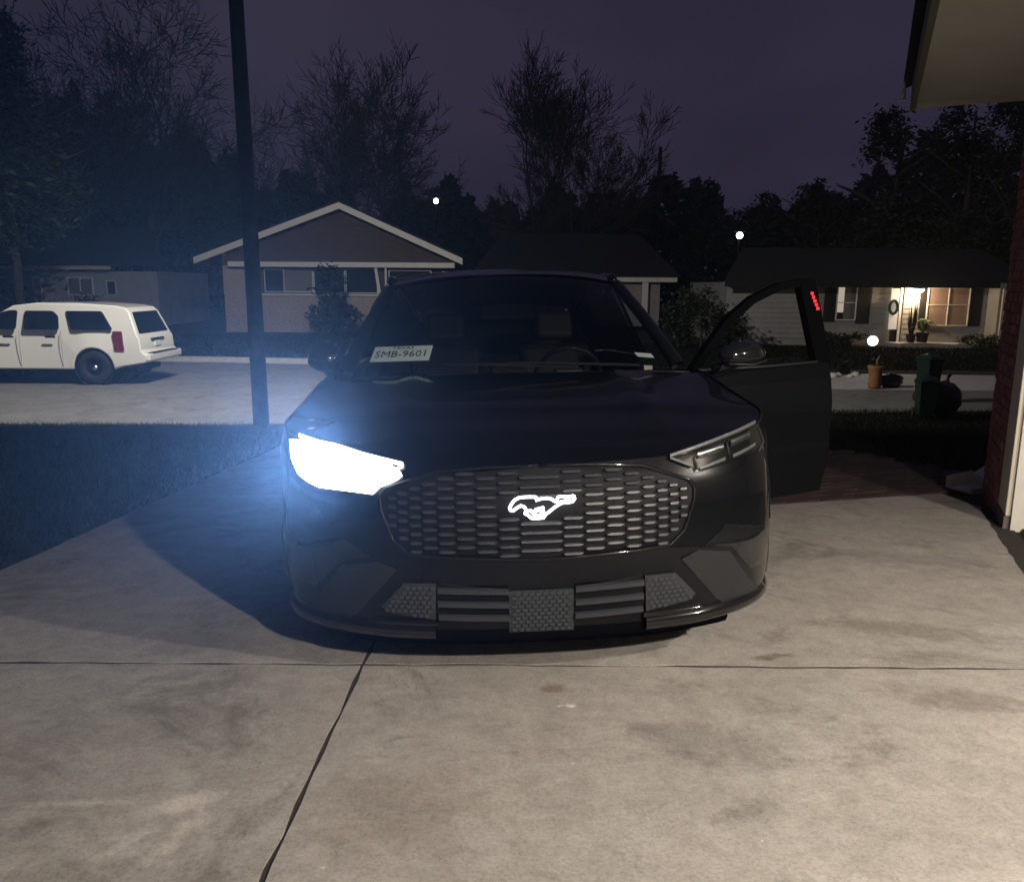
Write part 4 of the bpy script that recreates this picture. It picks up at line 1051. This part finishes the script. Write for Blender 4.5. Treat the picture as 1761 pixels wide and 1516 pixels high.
# siding boards, each a course of the cladding
x0, x1, z0, z1 = h4.rect(1235, 1532, 489, 592)
z = z0+.35
for (pa, pb) in ((1252, 1418), (1500, 1530), (1556, 1590), (1693, 1699)):
    xa, xb = fx(pa, D4)-h4.x0, fx(pb, D4)-h4.x0; z = .3
    while z < z1-.1:
        MB().prism([(xa, -.028, z), (xb, -.028, z), (xb, -.008, z+.195), (xa, -.008, z+.195)], (0, .03, 0)).build('siding_board', M['siding_g'], h4.o); z += .2
x0, x1, z0, z1 = h4.rect(1238, 1765, 424, 487)
MB().prism([(x0, -.75, z0+.02), (x1, -.75, z0+.02), (x1, 3.6, z1), (x0+1.8, 3.6, z1)], (0, 0, .09)).build('roof', M['shingle'], h4.o)
MB().box(x0, x1, -.78, -.72, z0-.17, z0+.03).build('fascia', M['shutter'], h4.o)
MB().box(x0, x1, -.72, 0, z0-.02, z0).build('soffit', M['white'], h4.o)
w, (a0, a1, b0, b1) = h4.window(1441, 1472, 491, 549, M['win'], 1.8, (), (.5,))
MB().box(a0+.01, a0+.26, -.055, -.045, b0+.28, b1-.02).build('lit_strip', M['lit_room'], w)
MB().box(a0+.27, a1-.02, -.055, -.045, b0+.02, b1-.02).build('blind', M['blind'], w)
h4.box('shutter', M['shutter'], 1419, 1438, 488, 553, -.05, -.001); h4.box('shutter', M['shutter'], 1475, 1497, 490, 556, -.05, -.001)
w, (a0, a1, b0, b1) = h4.window(1597, 1667, 496, 559, M['tan_blind'], 1.6, (.5,), (.55,))
h4.box('shutter', M['shutter'], 1669, 1690, 496, 561, -.05, -.001); h4.box('shutter', M['shutter'], 1583, 1594, 494, 560, -.05, -.001)
dr = h4.box('front_door', M['door_dark'], 1538, 1557, 494, 586, .25, .32)
sd = h4.box('storm_door', M['lit_door'], 1531, 1545, 496, 566, -.14, -.10)
cx, cz = (fx(1536, D4)-h4.x0), fz(528, D4, 1536)-h4.base
MB().tube([(cx+.16*math.cos(t), -.18, cz+.26*math.sin(t)) for t in frange(0, 2*math.pi, 20)], .06, 6, False).build('wreath', M['leaf_dark'], sd)
h4.box('door_frame', M['white'], 1549, 1553, 490, 590, -.03, -.002)
ps = h4.box('porch_slab', M['kerb'], 1530, 1650, 588, 597, -1.3, 0)
gd = h4.box('garage_door', M['cream'], 1704, 1736, 497, 592, -.9, -.82)
h4.box('wall', M['siding_g'], 1700, 1790, 487, 594, -.8, 6)
lx, lz = fx(1572, D4)-h4.x0, fz(497, D4, 1572)-h4.base
plm = MB().lathe([(0, .08), (.2, .06), (.22, .0)], (lx, -.38, lz), 16).build('porch_lamp', M['steel'], h4.o)
MB().lathe([(.21, .0), (.19, -.07), (.1, -.14), (0, -.16)], (lx, -.38, lz), 16).build('lamp_bowl', M['bulb_warm'], plm, smooth=True)
light('porch_light', 'POINT', (lx, -.4, lz-.24), PORCH_W, (1.0, .70, .42), .08, parent=h4.o)

# ------------------------------------------------------------------ plants, pots, bins
def leafy_mesh(name, blobs, n, size, m, parent=None, seed=1, flat=.4):
    rnd = random.Random(seed); V, Fc = [], []
    wts = [b[3]*b[4]*b[5] for b in blobs]
    clumps = []
    for b in blobs:
        for _ in range(max(6, int(26*b[3]*b[5]**.5))):
            u = Vector((rnd.gauss(0, 1), rnd.gauss(0, 1), rnd.gauss(0, 1))).normalized()*rnd.uniform(.45, 1.05)
            clumps.append((b[0]+u.x*b[3], b[1]+u.y*b[4], b[2]+u.z*b[5], (b[3]+b[4]+b[5])/3*rnd.uniform(.14, .3)))
    for i in range(n):
        c = rnd.choice(clumps); p = Vector((rnd.gauss(c[0], c[3]), rnd.gauss(c[1], c[3]), rnd.gauss(c[2], c[3]*.8)))
        a = Vector((rnd.uniform(-1, 1), rnd.uniform(-1, 1), rnd.uniform(-.7, .7))).normalized(); b = a.orthogonal().normalized()
        q = rnd.uniform(0, 6.28); b = (b*math.cos(q) + a.cross(b)*math.sin(q)); s = size*rnd.uniform(.5, 1.3); k = len(V)
        V += [p-a*s, p+b*s*flat, p+a*s, p-b*s*flat]; Fc.append((k, k+1, k+2, k+3))
    return mesh(name, V, Fc, m, parent)
def shrub(name, label, p, blobs, n, size, m, seed, group=None, cat='shrub'):
    t = empty(name, p); tag(t, label, cat, group)
    MB().tube([(0, 0, -.05), (.02, .0, blobs[0][2]*.6), (0, .02, blobs[0][2])], [.04, .03, .01], 6).build('stem', M['bark'], t)
    leafy_mesh('foliage', blobs, n, size, m, t, seed); return t
p = at(572, 570, 35.5); shrub('shrub', 'tall loose dark shrub in front of the gabled house windows', (p.x, p.y, -1.05), [(0, 0, 1.7, .55, .4, 1.2), (.35, 0, .8, .9, .5, .6), (-.5, 0, .7, .5, .4, .5)], 2600, .13, M['leaf_dark'], 21)
p = at(700, 575, 36.5); shrub('shrub', 'low dark shrub half hidden by the black car windscreen', (p.x, p.y, -1.05), [(0, 0, .5, .9, .5, .5)], 1300, .11, M['leaf_dark'], 22)
p = at(1424, 590, 32.5); shrub('shrub', 'rounded dark shrub under the left shuttered window', (p.x, p.y, -1.17), [(0, 0, .32, .8, .5, .35), (.9, 0, .25, .6, .4, .28)], 1500, .09, M['leaf_dark'], 23)
p = at(1685, 597, 32.2); shrub('shrub', 'low green shrub right of the lit porch', (p.x, p.y, -1.17), [(0, 0, .25, .8, .4, .28)], 1100, .08, M['leaf_mid'], 24)
p = at(45, 560, 36); shrub('shrub', 'large dark shrub behind the white SUV bonnet', (p.x, p.y, -1.0), [(0, 0, 1.1, .9, .6, 1.0)], 1800, .13, M['leaf_dark'], 25)
p = at(140, 560, 36); shrub('hedge', 'flat clipped dark hedge behind the white SUV roof', (p.x, p.y, -1.0), [(0, 0, .75, 1.5, .5, .85)], 2000, .11, M['leaf_dark'], 26, cat='hedge')
p = at(1205, 590, 31); shrub('shrub', 'tall dark shrub at the left end of the porch house', (p.x, p.y, -1.17), [(0, 0, 1.2, 1.0, .6, 1.1), (.9, 0, .7, .8, .5, .7), (-.9, 0, 1.0, .7, .5, .9)], 4200, .10, M['leaf_dark'], 28)
# porch plants
p = Vector((fx(1574, D4-.8), D4-.8, fz(588.5, D4-.8, 1574)+.0))
t = empty('potted_plant', p); tag(t, 'tall spiky potted plant against the bright porch wall', 'potted plant')
MB().lathe([(.0, 0), (.14, 0), (.19, .3), (.2, .32), (.16, .32), (.0, .28)], k=16).build('pot', M['door_dark'], t, smooth=False)
rnd = random.Random(5)
for k in range(9):
    a = rnd.uniform(0, 6.28); h = rnd.uniform(.7, 1.35); s = .05; d = Vector((math.cos(a), math.sin(a), 0)); b = Vector((-d.y, d.x, 0))
    base = d*.07 + Vector((0, 0, .3))
    MB().grid([[base-b*s*.7, base+b*s*.7], [base+d*.08+Vector((0, 0, h*.5))-b*s, base+d*.08+Vector((0, 0, h*.5))+b*s], [base+d*.14+Vector((0, 0, h))-b*.004, base+d*.14+Vector((0, 0, h))+b*.004]]).build('leaf', M['leaf_dark'], t, fix=False)
p = Vector((fx(1594, D4-.9), D4-.9, fz(588.5, D4-.9, 1594)))
t = empty('potted_plant', p); tag(t, 'broad leaved green potted plant beside the porch window', 'potted plant')
MB().lathe([(.0, 0), (.18, 0), (.24, .36), (.25, .38), (.2, .38), (.0, .34)], k=16).build('pot', M['door_dark'], t)
for k in range(16):
    a = rnd.uniform(0, 6.28); d = Vector((math.cos(a), math.sin(a), 0)); b = Vector((-d.y, d.x, 0)); L = rnd.uniform(.35, .6); h = rnd.uniform(.2, .55); s = rnd.uniform(.07, .12)
    q = [Vector((0, 0, .36)), d*L*.4+Vector((0, 0, .36+h)), d*L*.8+Vector((0, 0, .36+h*1.05)), d*L*1.15+Vector((0, 0, .36+h*.7))]
    MB().grid([[q[0]-b*.01, q[0]+b*.01], [q[1]-b*s, q[1]+b*s], [q[2]-b*s*.9, q[2]+b*s*.9], [q[3]-b*.006, q[3]+b*.006]]).build('leaf', M['leaf_yel'], t, fix=False)
# garden lamp, terracotta planter and stones by the kerb
p = atz(1496, 640, -1.16)
t = empty('garden_lamp', p); tag(t, 'short garden lamp with a glowing white globe on the far lawn', 'garden lamp')
zg = fz(586, p.y, 1496) - p.z
MB().tube([(0, 0, 0), (0, 0, zg-.14)], .035, 10).build('post', M['matte'], t)
MB().lathe([(.0, 0), (.09, 0), (.07, .04), (.0, .04)], (0, 0, zg-.16), 14).build('collar', M['matte'], t)
icosphere('globe', .135, M['bulb_white'], t, (0, 0, zg), 3)
light('globe_light', 'POINT', (0, -.05, zg+.0), GLOBE_W, (1.0, .95, .88), .15, parent=t)
p = atz(1503, 668, -1.2)
t = empty('planter', p); t.scale = (.74, .74, .86); tag(t, 'tall orange terracotta planter at the edge of the street', 'planter')
MB().lathe([(.0, 0), (.17, 0), (.2, .08), (.19, .3), (.23, .55), (.26, .60), (.25, .64), (.2, .62), (.0, .56)], k=22).build('pot', M['clay'], t, smooth=True)
leafy_mesh('stalks', [(.02, 0, .72, .12, .12, .16)], 160, .06, M['leaf_dark'], t, 31)
MB().tube([(0.02, 0, .55), (.03, 0, .8), (.1, 0, .92)], [.05, .035, .02], 8).build('driftwood', M['clay'], t)
p = atz(1531, 666, -1.2)
t = empty('dark_lump', p); tag(t, 'added dark lump lying beside the terracotta planter', 'bag')  # added dark lump where the planter's shadow falls
bgm = icosphere('rounded_form', 1, M['bag'], t, (0, 0, 0), 3)
rnd = random.Random(8)
for v in bgm.data.vertices:
    q = v.co.copy(); k = 1+.12*math.sin(q.x*7+1)*math.cos(q.y*6)+.08*math.sin(q.z*9+q.x*5); v.co = (q.x*.27*k, q.y*.22*k, .17+q.z*.18*k if q.z > -.85 else 0.01)
rnd = random.Random(12)
for i, px in enumerate((1424, 1432, 1441, 1462, 1470)):
    p = atz(px, 645+(i % 2)*2, -1.14)
    o = icosphere('stone', .12, M['stone'], None, (0, 0, 0), 2); o.location = p
    for v in o.data.vertices: v.co = (v.co.x*rnd.uniform(.9, 1.1), v.co.y, v.co.z*.7)
    o.scale = (rnd.uniform(.7, 1.3),)*3
    tag(o, ['pale round stone at the car-door end of the kerb row', 'second pale stone of the kerb row', 'third pale stone of the kerb row before the gap', 'fourth pale stone of the kerb row after the gap', 'last pale stone of the kerb row next to the planter'][i], 'stone', 'pale edging stones by the far kerb')
p = atz(1450, 645, -1.14); shrub('bed_plant', 'dark clump of plants between the pale edging stones', (p.x, p.y+.2, -1.15), [(0, 0, .15, .5, .3, .2)], 600, .07, M['leaf_dark'], 27)
def wheelie(p, rz, label, h=1.05, lid_open=False):
    t = empty('wheelie_bin', p, rz); t.scale = (.62, .7, .94); tag(t, label, 'wheelie bin', 'green wheelie bins')
    mb = MB()
    secs = [(.20, .24, 0.08), (.21, .26, .2), (.25, .32, h*.86), (.27, .34, h*.87), (.27, .34, h*.91)]
    mb.grid([[(-a, -b, z), (a, -b, z), (a, b, z), (-a, b, z), (-a, -b, z)] for a, b, z in secs]); mb.poly([(-.2, -.24, .08), (.2, -.24, .08), (.2, .24, .08), (-.2, .24, .08)])
    bevel(mb.build('tub', M['bin_green'], t), .02, 2)
    mb = MB(); mb.grid([[(-.28, y, h*.92), (-.2, y, h*.92+z), (0, y, h*.92+z*1.25), (.2, y, h*.92+z), (.28, y, h*.92)] for y, z in ((-.36, .02), (-.3, .07), (0, .10), (.3, .08), (.36, .03))])
    bevel(mb.build('lid', M['bin_green'], t), .01)
    MB().tube([(-.22, .4, h*.9), (.22, .4, h*.9)], .02, 8).build('handle', M['bin_green'], t)
    for s_ in (-1, 1): MB().lathe([(0, -.03), (.1, -.03), (.1, .03), (0, .03)], (s_*.24, .24, .10), 16, 'x').build('wheel', M['rubber'], t)
    return t
q = atz(1590, 690, -1.2); wheelie((q.x+.05, 17.3, -1.21), R(8), 'taller green wheelie bin standing on the street behind the other')
q = atz(1589, 712, -1.12); wheelie((q.x, q.y, -1.2), R(-12), 'lower green wheelie bin nearest the dark lawn', .80)
q = atz(1622, 716, -1.2)
t = empty('rubbish_bag', (q.x, q.y, -1.2)); tag(t, 'black rounded rubbish bag leaning against the green bins', 'rubbish bag')
bgm = icosphere('rounded_form', 1, M['bag'], t, (0, 0, 0), 3)
for v in bgm.data.vertices:
    c = v.co.copy(); k = 1+.06*math.sin(c.x*9+2)*math.cos(c.y*7)+.05*math.sin(c.z*11+c.x*4); v.co = (c.x*.28*k, c.y*.27*k, max(0, .33+c.z*.36*k))
MB().tube([(0, 0, .66), (.01, .0, .73), (.04, .02, .79)], [.05, .025, .05], 8).build('knot', M['bag'], t)

# ------------------------------------------------------------------ trees
def bare_tree(name, label, p, height, r0, seed, lean=(0, 0), leaders=1, spread=.55, fork=.32, levels=6, upright=.35, group='bare trees behind the houses', twigk=1.0):
    rnd = random.Random(seed); t = empty(name, p); tag(t, label, 'tree', group)
    tr, tw = MB(), MB()
    def grow(p, d, L, r, lev):
        nseg = 4 if lev < 2 else 3; pts = [p]; rr = [r]; dd = d.copy()
        for i in range(nseg):
            dd = (dd + Vector((rnd.gauss(0, .10), rnd.gauss(0, .10), rnd.gauss(0, .05)+upright*.12))).normalized()
            pts.append(pts[-1]+dd*L/nseg); rr.append(r*(1-.45*(i+1)/nseg))
        (tr if lev < 3 else tw).tube(pts, [max(q, .016*twigk) for q in rr], 7 if lev < 2 else (5 if lev < 3 else 3), cap=False)
        if lev >= levels: return
        nch = rnd.choice((3, 4, 4)) if lev < levels-1 else rnd.choice((4, 5))
        for k in range(nch):
            f = 1.0 if k == 0 else rnd.uniform(.35, .95); ii = min(nseg, max(1, int(round(f*nseg)))); q = pts[ii]
            ax = dd.orthogonal().normalized(); ax = Matrix.Rotation(rnd.uniform(0, 6.28), 3, dd) @ ax
            ang_ = rnd.uniform(.10, .26)*min(1, spread*1.3) if k == 0 else rnd.uniform(.6, 1.25)*spread
            nd = Matrix.Rotation(ang_, 3, ax) @ dd
            grow(q, nd, L*rnd.uniform(.62, .82)*(1.0 if k == 0 else .9), rr[ii]*(.85 if k == 0 else .6), lev+1)
    for k in range(leaders):
        d = Vector((lean[0]+(k-(leaders-1)/2)*fork, lean[1]+rnd.uniform(-.1, .1), 1)).normalized()
        grow(Vector((((k-(leaders-1)/2)*r0*1.6), 0, -.3)), d, height*.36, r0*(1 if leaders == 1 else .8), 0)
    tr.build('trunk', M['bark'], t, smooth=True, fix=False); tw.build('crown', M['twig'], t, fix=False); return t
def leafy_tree(name, label, p, h, rx, seed, n=5200, size=.22, m='leaf_dark', group='leafy trees along the street', z0=.25, trunk=.2):
    rnd = random.Random(seed); t = empty(name, p); tag(t, label, 'tree', group)
    mb = MB().tube([(0, 0, -.3), (rnd.uniform(-.2, .2), 0, h*.3), (rnd.uniform(-.3, .3), 0, h*.85)], [trunk, trunk*.75, .04], 8)
    for k in range(7):
        a = rnd.uniform(0, 6.28); z = rnd.uniform(.25, .7)*h; mb.tube([(0, 0, z), (math.cos(a)*rx*.5, math.sin(a)*rx*.4, z+h*.1), (math.cos(a)*rx*.95, math.sin(a)*rx*.8, z+h*.16)], [trunk*.4, trunk*.25, .02], 5)
    mb.build('trunk', M['bark'], t, smooth=True)
    blobs = []
    for k in range(8):
        f = rnd.uniform(z0, .9); w = rx*(1-.65*max(0, f-.35)/.65)*rnd.uniform(.4, .7); a = rnd.uniform(0, 6.28); d = rx*rnd.uniform(.1, .55)*(1-f*.5)
        blobs.append((math.cos(a)*d, math.sin(a)*d, f*h, w, w, h*.13*rnd.uniform(.8, 1.3)))
    leafy_mesh('crown', blobs, n, size, M[m], t, seed); return t
def tree_at(px, D, top_py, base=-1.1): p = at(px, 560, D); return (p.x, D, base), fz(top_py, D, px)-base
(p, h) = tree_at(918, 56, 62); bare_tree('bare_tree', 'tallest bare tree above the car roof with two upright trunks', p, h*.98, .26, 52, leaders=2, fork=.14, spread=.58, upright=.22, levels=6)
(p, h) = tree_at(962, 52, 185); bare_tree('bare_tree', 'smaller spreading bare tree right of the tallest one', p, h, .22, 42, lean=(.07, 0), leaders=2, fork=.25, spread=.6, upright=.3, levels=6)
(p, h) = tree_at(632, 54, 85); bare_tree('bare_tree', 'broad bare tree rising behind the gabled house', p, h, .34, 43, lean=(-.05, 0), leaders=2, fork=.25, spread=.75, upright=.35, levels=6)
(p, h) = tree_at(200, 46, -40); bare_tree('bare_tree', 'bare tree left of the pole with long branches near the top', p, h, .34, 44, lean=(.08, 0), leaders=2, fork=.5, spread=.8, upright=.2, levels=6)
(p, h) = tree_at(455, 60, 190); bare_tree('bare_tree', 'low bare tree behind the wooden pole', p, h, .22, 45, leaders=2, fork=.5, spread=.8, upright=.3, levels=5)
(p, h) = tree_at(760, 66, 260); bare_tree('bare_tree', 'small bare tree near the left distant light', p, h, .2, 46, leaders=2, fork=.5, spread=.8, levels=5)
for i, (px, D, top, rx, lab) in enumerate((
    (1185, 62, 300, 3.2, 'dark round tree crown just right of the thin far pole'), (1290, 66, 335, 3.6, 'low dark tree above the right distant light'),
    (1075, 64, 330, 3.0, 'low dark tree left of the thin far pole'), (840, 70, 330, 3.4, 'low dark tree left of the tallest bare tree'),
    (1395, 52, 290, 2.6, 'mid height dark tree at the left of the big evergreen'), (690, 62, 310, 3.2, 'dark tree behind the right slope of the gabled roof'),
    (520, 58, 300, 3.4, 'dark tree behind the left slope of the gabled roof'), (330, 54, 230, 3.6, 'dark tree right of the low grey house'),
    (240, 52, 150, 4.2, 'tall dark tree behind the low grey house'), (980, 68, 325, 3.6, 'low dark tree in front of the smaller bare tree'))):
    (p, h) = tree_at(px, D, top); leafy_tree('dark_tree', lab, p, h, rx, 60+i, 9000, .17, z0=.15)
(p, h) = tree_at(1520, 44, 165); leafy_tree('evergreen_tree', 'big black evergreen behind the lit porch house', p, h, 3.6, 80, 20000, .15, z0=.10, trunk=.3)
(p, h) = tree_at(1640, 42, 120); leafy_tree('evergreen_tree', 'black evergreen closest to the brick garage', p, h, 3.4, 81, 20000, .15, z0=.08, trunk=.3)
(p, h) = tree_at(1735, 30, -80); leafy_tree('slender_tree', 'slender dark tree reaching up beside the garage eave', p, h, 2.3, 82, 7000, .10, z0=.5, trunk=.12)
(p, h) = tree_at(40, 30, -30, -1.05); leafy_tree('street_tree', 'green leafy tree at the far left with pale lit branches', p, h, 3.0, 83, 16000, .13, 'leaf_mid', z0=.28, trunk=.2)
(p, h) = tree_at(-90, 33, 40, -1.05); leafy_tree('street_tree', 'green leafy tree cut by the left frame edge', p, h, 3.0, 84, 12000, .13, 'leaf_dark', z0=.2, trunk=.2)
# far-off wood beyond the houses, one dark mass
def wood_top(px): return interp(px, [-400, 0, 150, 300, 420, 520, 640, 720, 800, 900, 1000, 1100, 1180, 1230, 1300, 1380, 1450, 1560, 1700, 2200], [120, 150, 175, 250, 262, 320, 345, 335, 330, 345, 338, 318, 312, 335, 352, 345, 300, 250, 230, 230])
rnd = random.Random(77); V, Fc = [], []
for _ in range(46000):
    px = rnd.uniform(-420, 2200); D_ = rnd.uniform(62, 84); top = wood_top(px) + 34*(math.sin(px*.071)*.5+math.sin(px*.183+1)*.3+math.sin(px*.031)*.5) + 12
    x = fx(px, D_); zt = fz(top, D_, px); z = lerp(-1.1, zt, rnd.random()**.62); p = Vector((x, D_, z + rnd.gauss(0, .25)))
    a = Vector((rnd.uniform(-1, 1), rnd.uniform(-1, 1), rnd.uniform(-.7, .7))).normalized(); b = a.orthogonal().normalized(); s_ = rnd.uniform(.25, .7); k = len(V)
    V += [p-a*s_, p+b*s_*.5, p+a*s_, p-b*s_*.5]; Fc.append((k, k+1, k+2, k+3))
tag(mesh('far_wood', V, Fc, M['leaf_dark']), kind='stuff')
# thin far pole and two distant lights
p = at(1124, 560, 60); t = empty('utility_pole', (p.x, 60, -1.1)); tag(t, 'thin far utility pole against the sky right of the bare trees', 'utility pole')
hp = fz(254, 60, 1124)+1.1
MB().tube([(0, 0, 0), (0, 0, hp)], [.17, .13], 10).build('pole', M['polewood'], t, smooth=True)
MB().lathe([(0, .1), (.14, .06), (.15, 0), (0, 0)], (0, 0, hp), 10).build('cap', M['steel'], t)
for (px, py, D, lab) in ((750, 346, 52, 'distant white light above the gabled house roof'), (1271, 405, 40.5, 'distant white light left of the lit porch house')):
    p = at(px, py, D); t = empty('far_lamp', (p.x, D, -1.1)); tag(t, lab, 'lamp post', 'distant white yard lights')
    z = p.z+1.1
    MB().tube([(0, 0, 0), (0, 0, z-.1)], .06, 8).build('post', M['matte'], t)
    icosphere('lamp_globe', .16, M['far_lamp'], t, (0, -.1, z), 2)
    MB().lathe([(0, .3), (.26, .22), (.28, .17)], (0, -.1, z), 12).build('lamp_hood', M['matte'], t)
# ------------------------------------------------------------------ grass (uncountable)
def grass(name, n, fn, seed, hmin=.03, hmax=.08, wid=.004):
    rnd = random.Random(seed); V, Fc = [], []
    for _ in range(n):
        p = fn(rnd)
        if p is None: continue
        a = rnd.uniform(0, 6.28); h = rnd.uniform(hmin, hmax); w = wid*rnd.uniform(.7, 1.5); dx, dy = math.cos(a)*w, math.sin(a)*w; k = len(V)
        V += [(p[0]-dx, p[1]-dy, p[2]), (p[0]+dx, p[1]+dy, p[2]), (p[0]+rnd.gauss(0, h*.5), p[1]+rnd.gauss(0, h*.5), p[2]+h)]; Fc.append((k, k+1, k+2))
    o = mesh(name, V, Fc, M['grass']); tag(o, kind='stuff'); return o
def g_left(r):
    y = 2+11.6*r.random()**.8; x = -2.72 - 7*r.random(); return (x, y, gz(x, y)-.03) if y < near_edge(x) else None
def g_right(r):
    y = 7.5+8.5*r.random(); x = 1.9+8*r.random()
    q = Vector((x, y, 0))-PO
    if q.dot(PY) < 2.6 and q.dot(PX) < 3.0: return None
    return (x, y, gz(x, y)-.03) if y < near_edge(x) else None
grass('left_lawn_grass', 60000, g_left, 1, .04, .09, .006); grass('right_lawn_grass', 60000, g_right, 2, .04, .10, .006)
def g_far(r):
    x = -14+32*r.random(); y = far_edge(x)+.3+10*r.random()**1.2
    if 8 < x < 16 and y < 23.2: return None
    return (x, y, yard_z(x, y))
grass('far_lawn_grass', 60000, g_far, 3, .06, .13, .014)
for o in scene.objects:
    if o.name.startswith('left_lawn') or o.name.startswith('right_lawn') or o.name.startswith('far_lawn_g'): o['kind'] = 'stuff'

# ------------------------------------------------------------------ beam of the lit headlight and a volume added to imitate blue lens glare
hb = light('headlight_beam', 'SPOT', (-.70, .02, .785), HEAD_W, (.24, .48, 1.0), .10, (-.15, -1, .27), 46, .85, car)
if GLARE_HAZE > 0:
    V = [(x, y, z) for x in (-120, 120) for y in (-30, 140) for z in (-2.6, 22)]
    hz = mesh('glare_haze', V, [(0, 1, 3, 2), (4, 6, 7, 5), (0, 4, 5, 1), (2, 3, 7, 6), (0, 2, 6, 4), (1, 5, 7, 3)], None)
    hm = bpy.data.materials.new('glare_haze'); hm.use_nodes = True; N, L = hm.node_tree.nodes, hm.node_tree.links; N.clear()
    ho = N.new('ShaderNodeOutputMaterial'); pv = N.new('ShaderNodeVolumePrincipled')
    pv.inputs['Color'].default_value = (.86, .92, 1.0, 1); pv.inputs['Density'].default_value = GLARE_HAZE; pv.inputs['Anisotropy'].default_value = 0.75
    L.new(pv.outputs['Volume'], ho.inputs['Volume']); hz.data.materials.append(hm); tag(hz, kind='stuff')
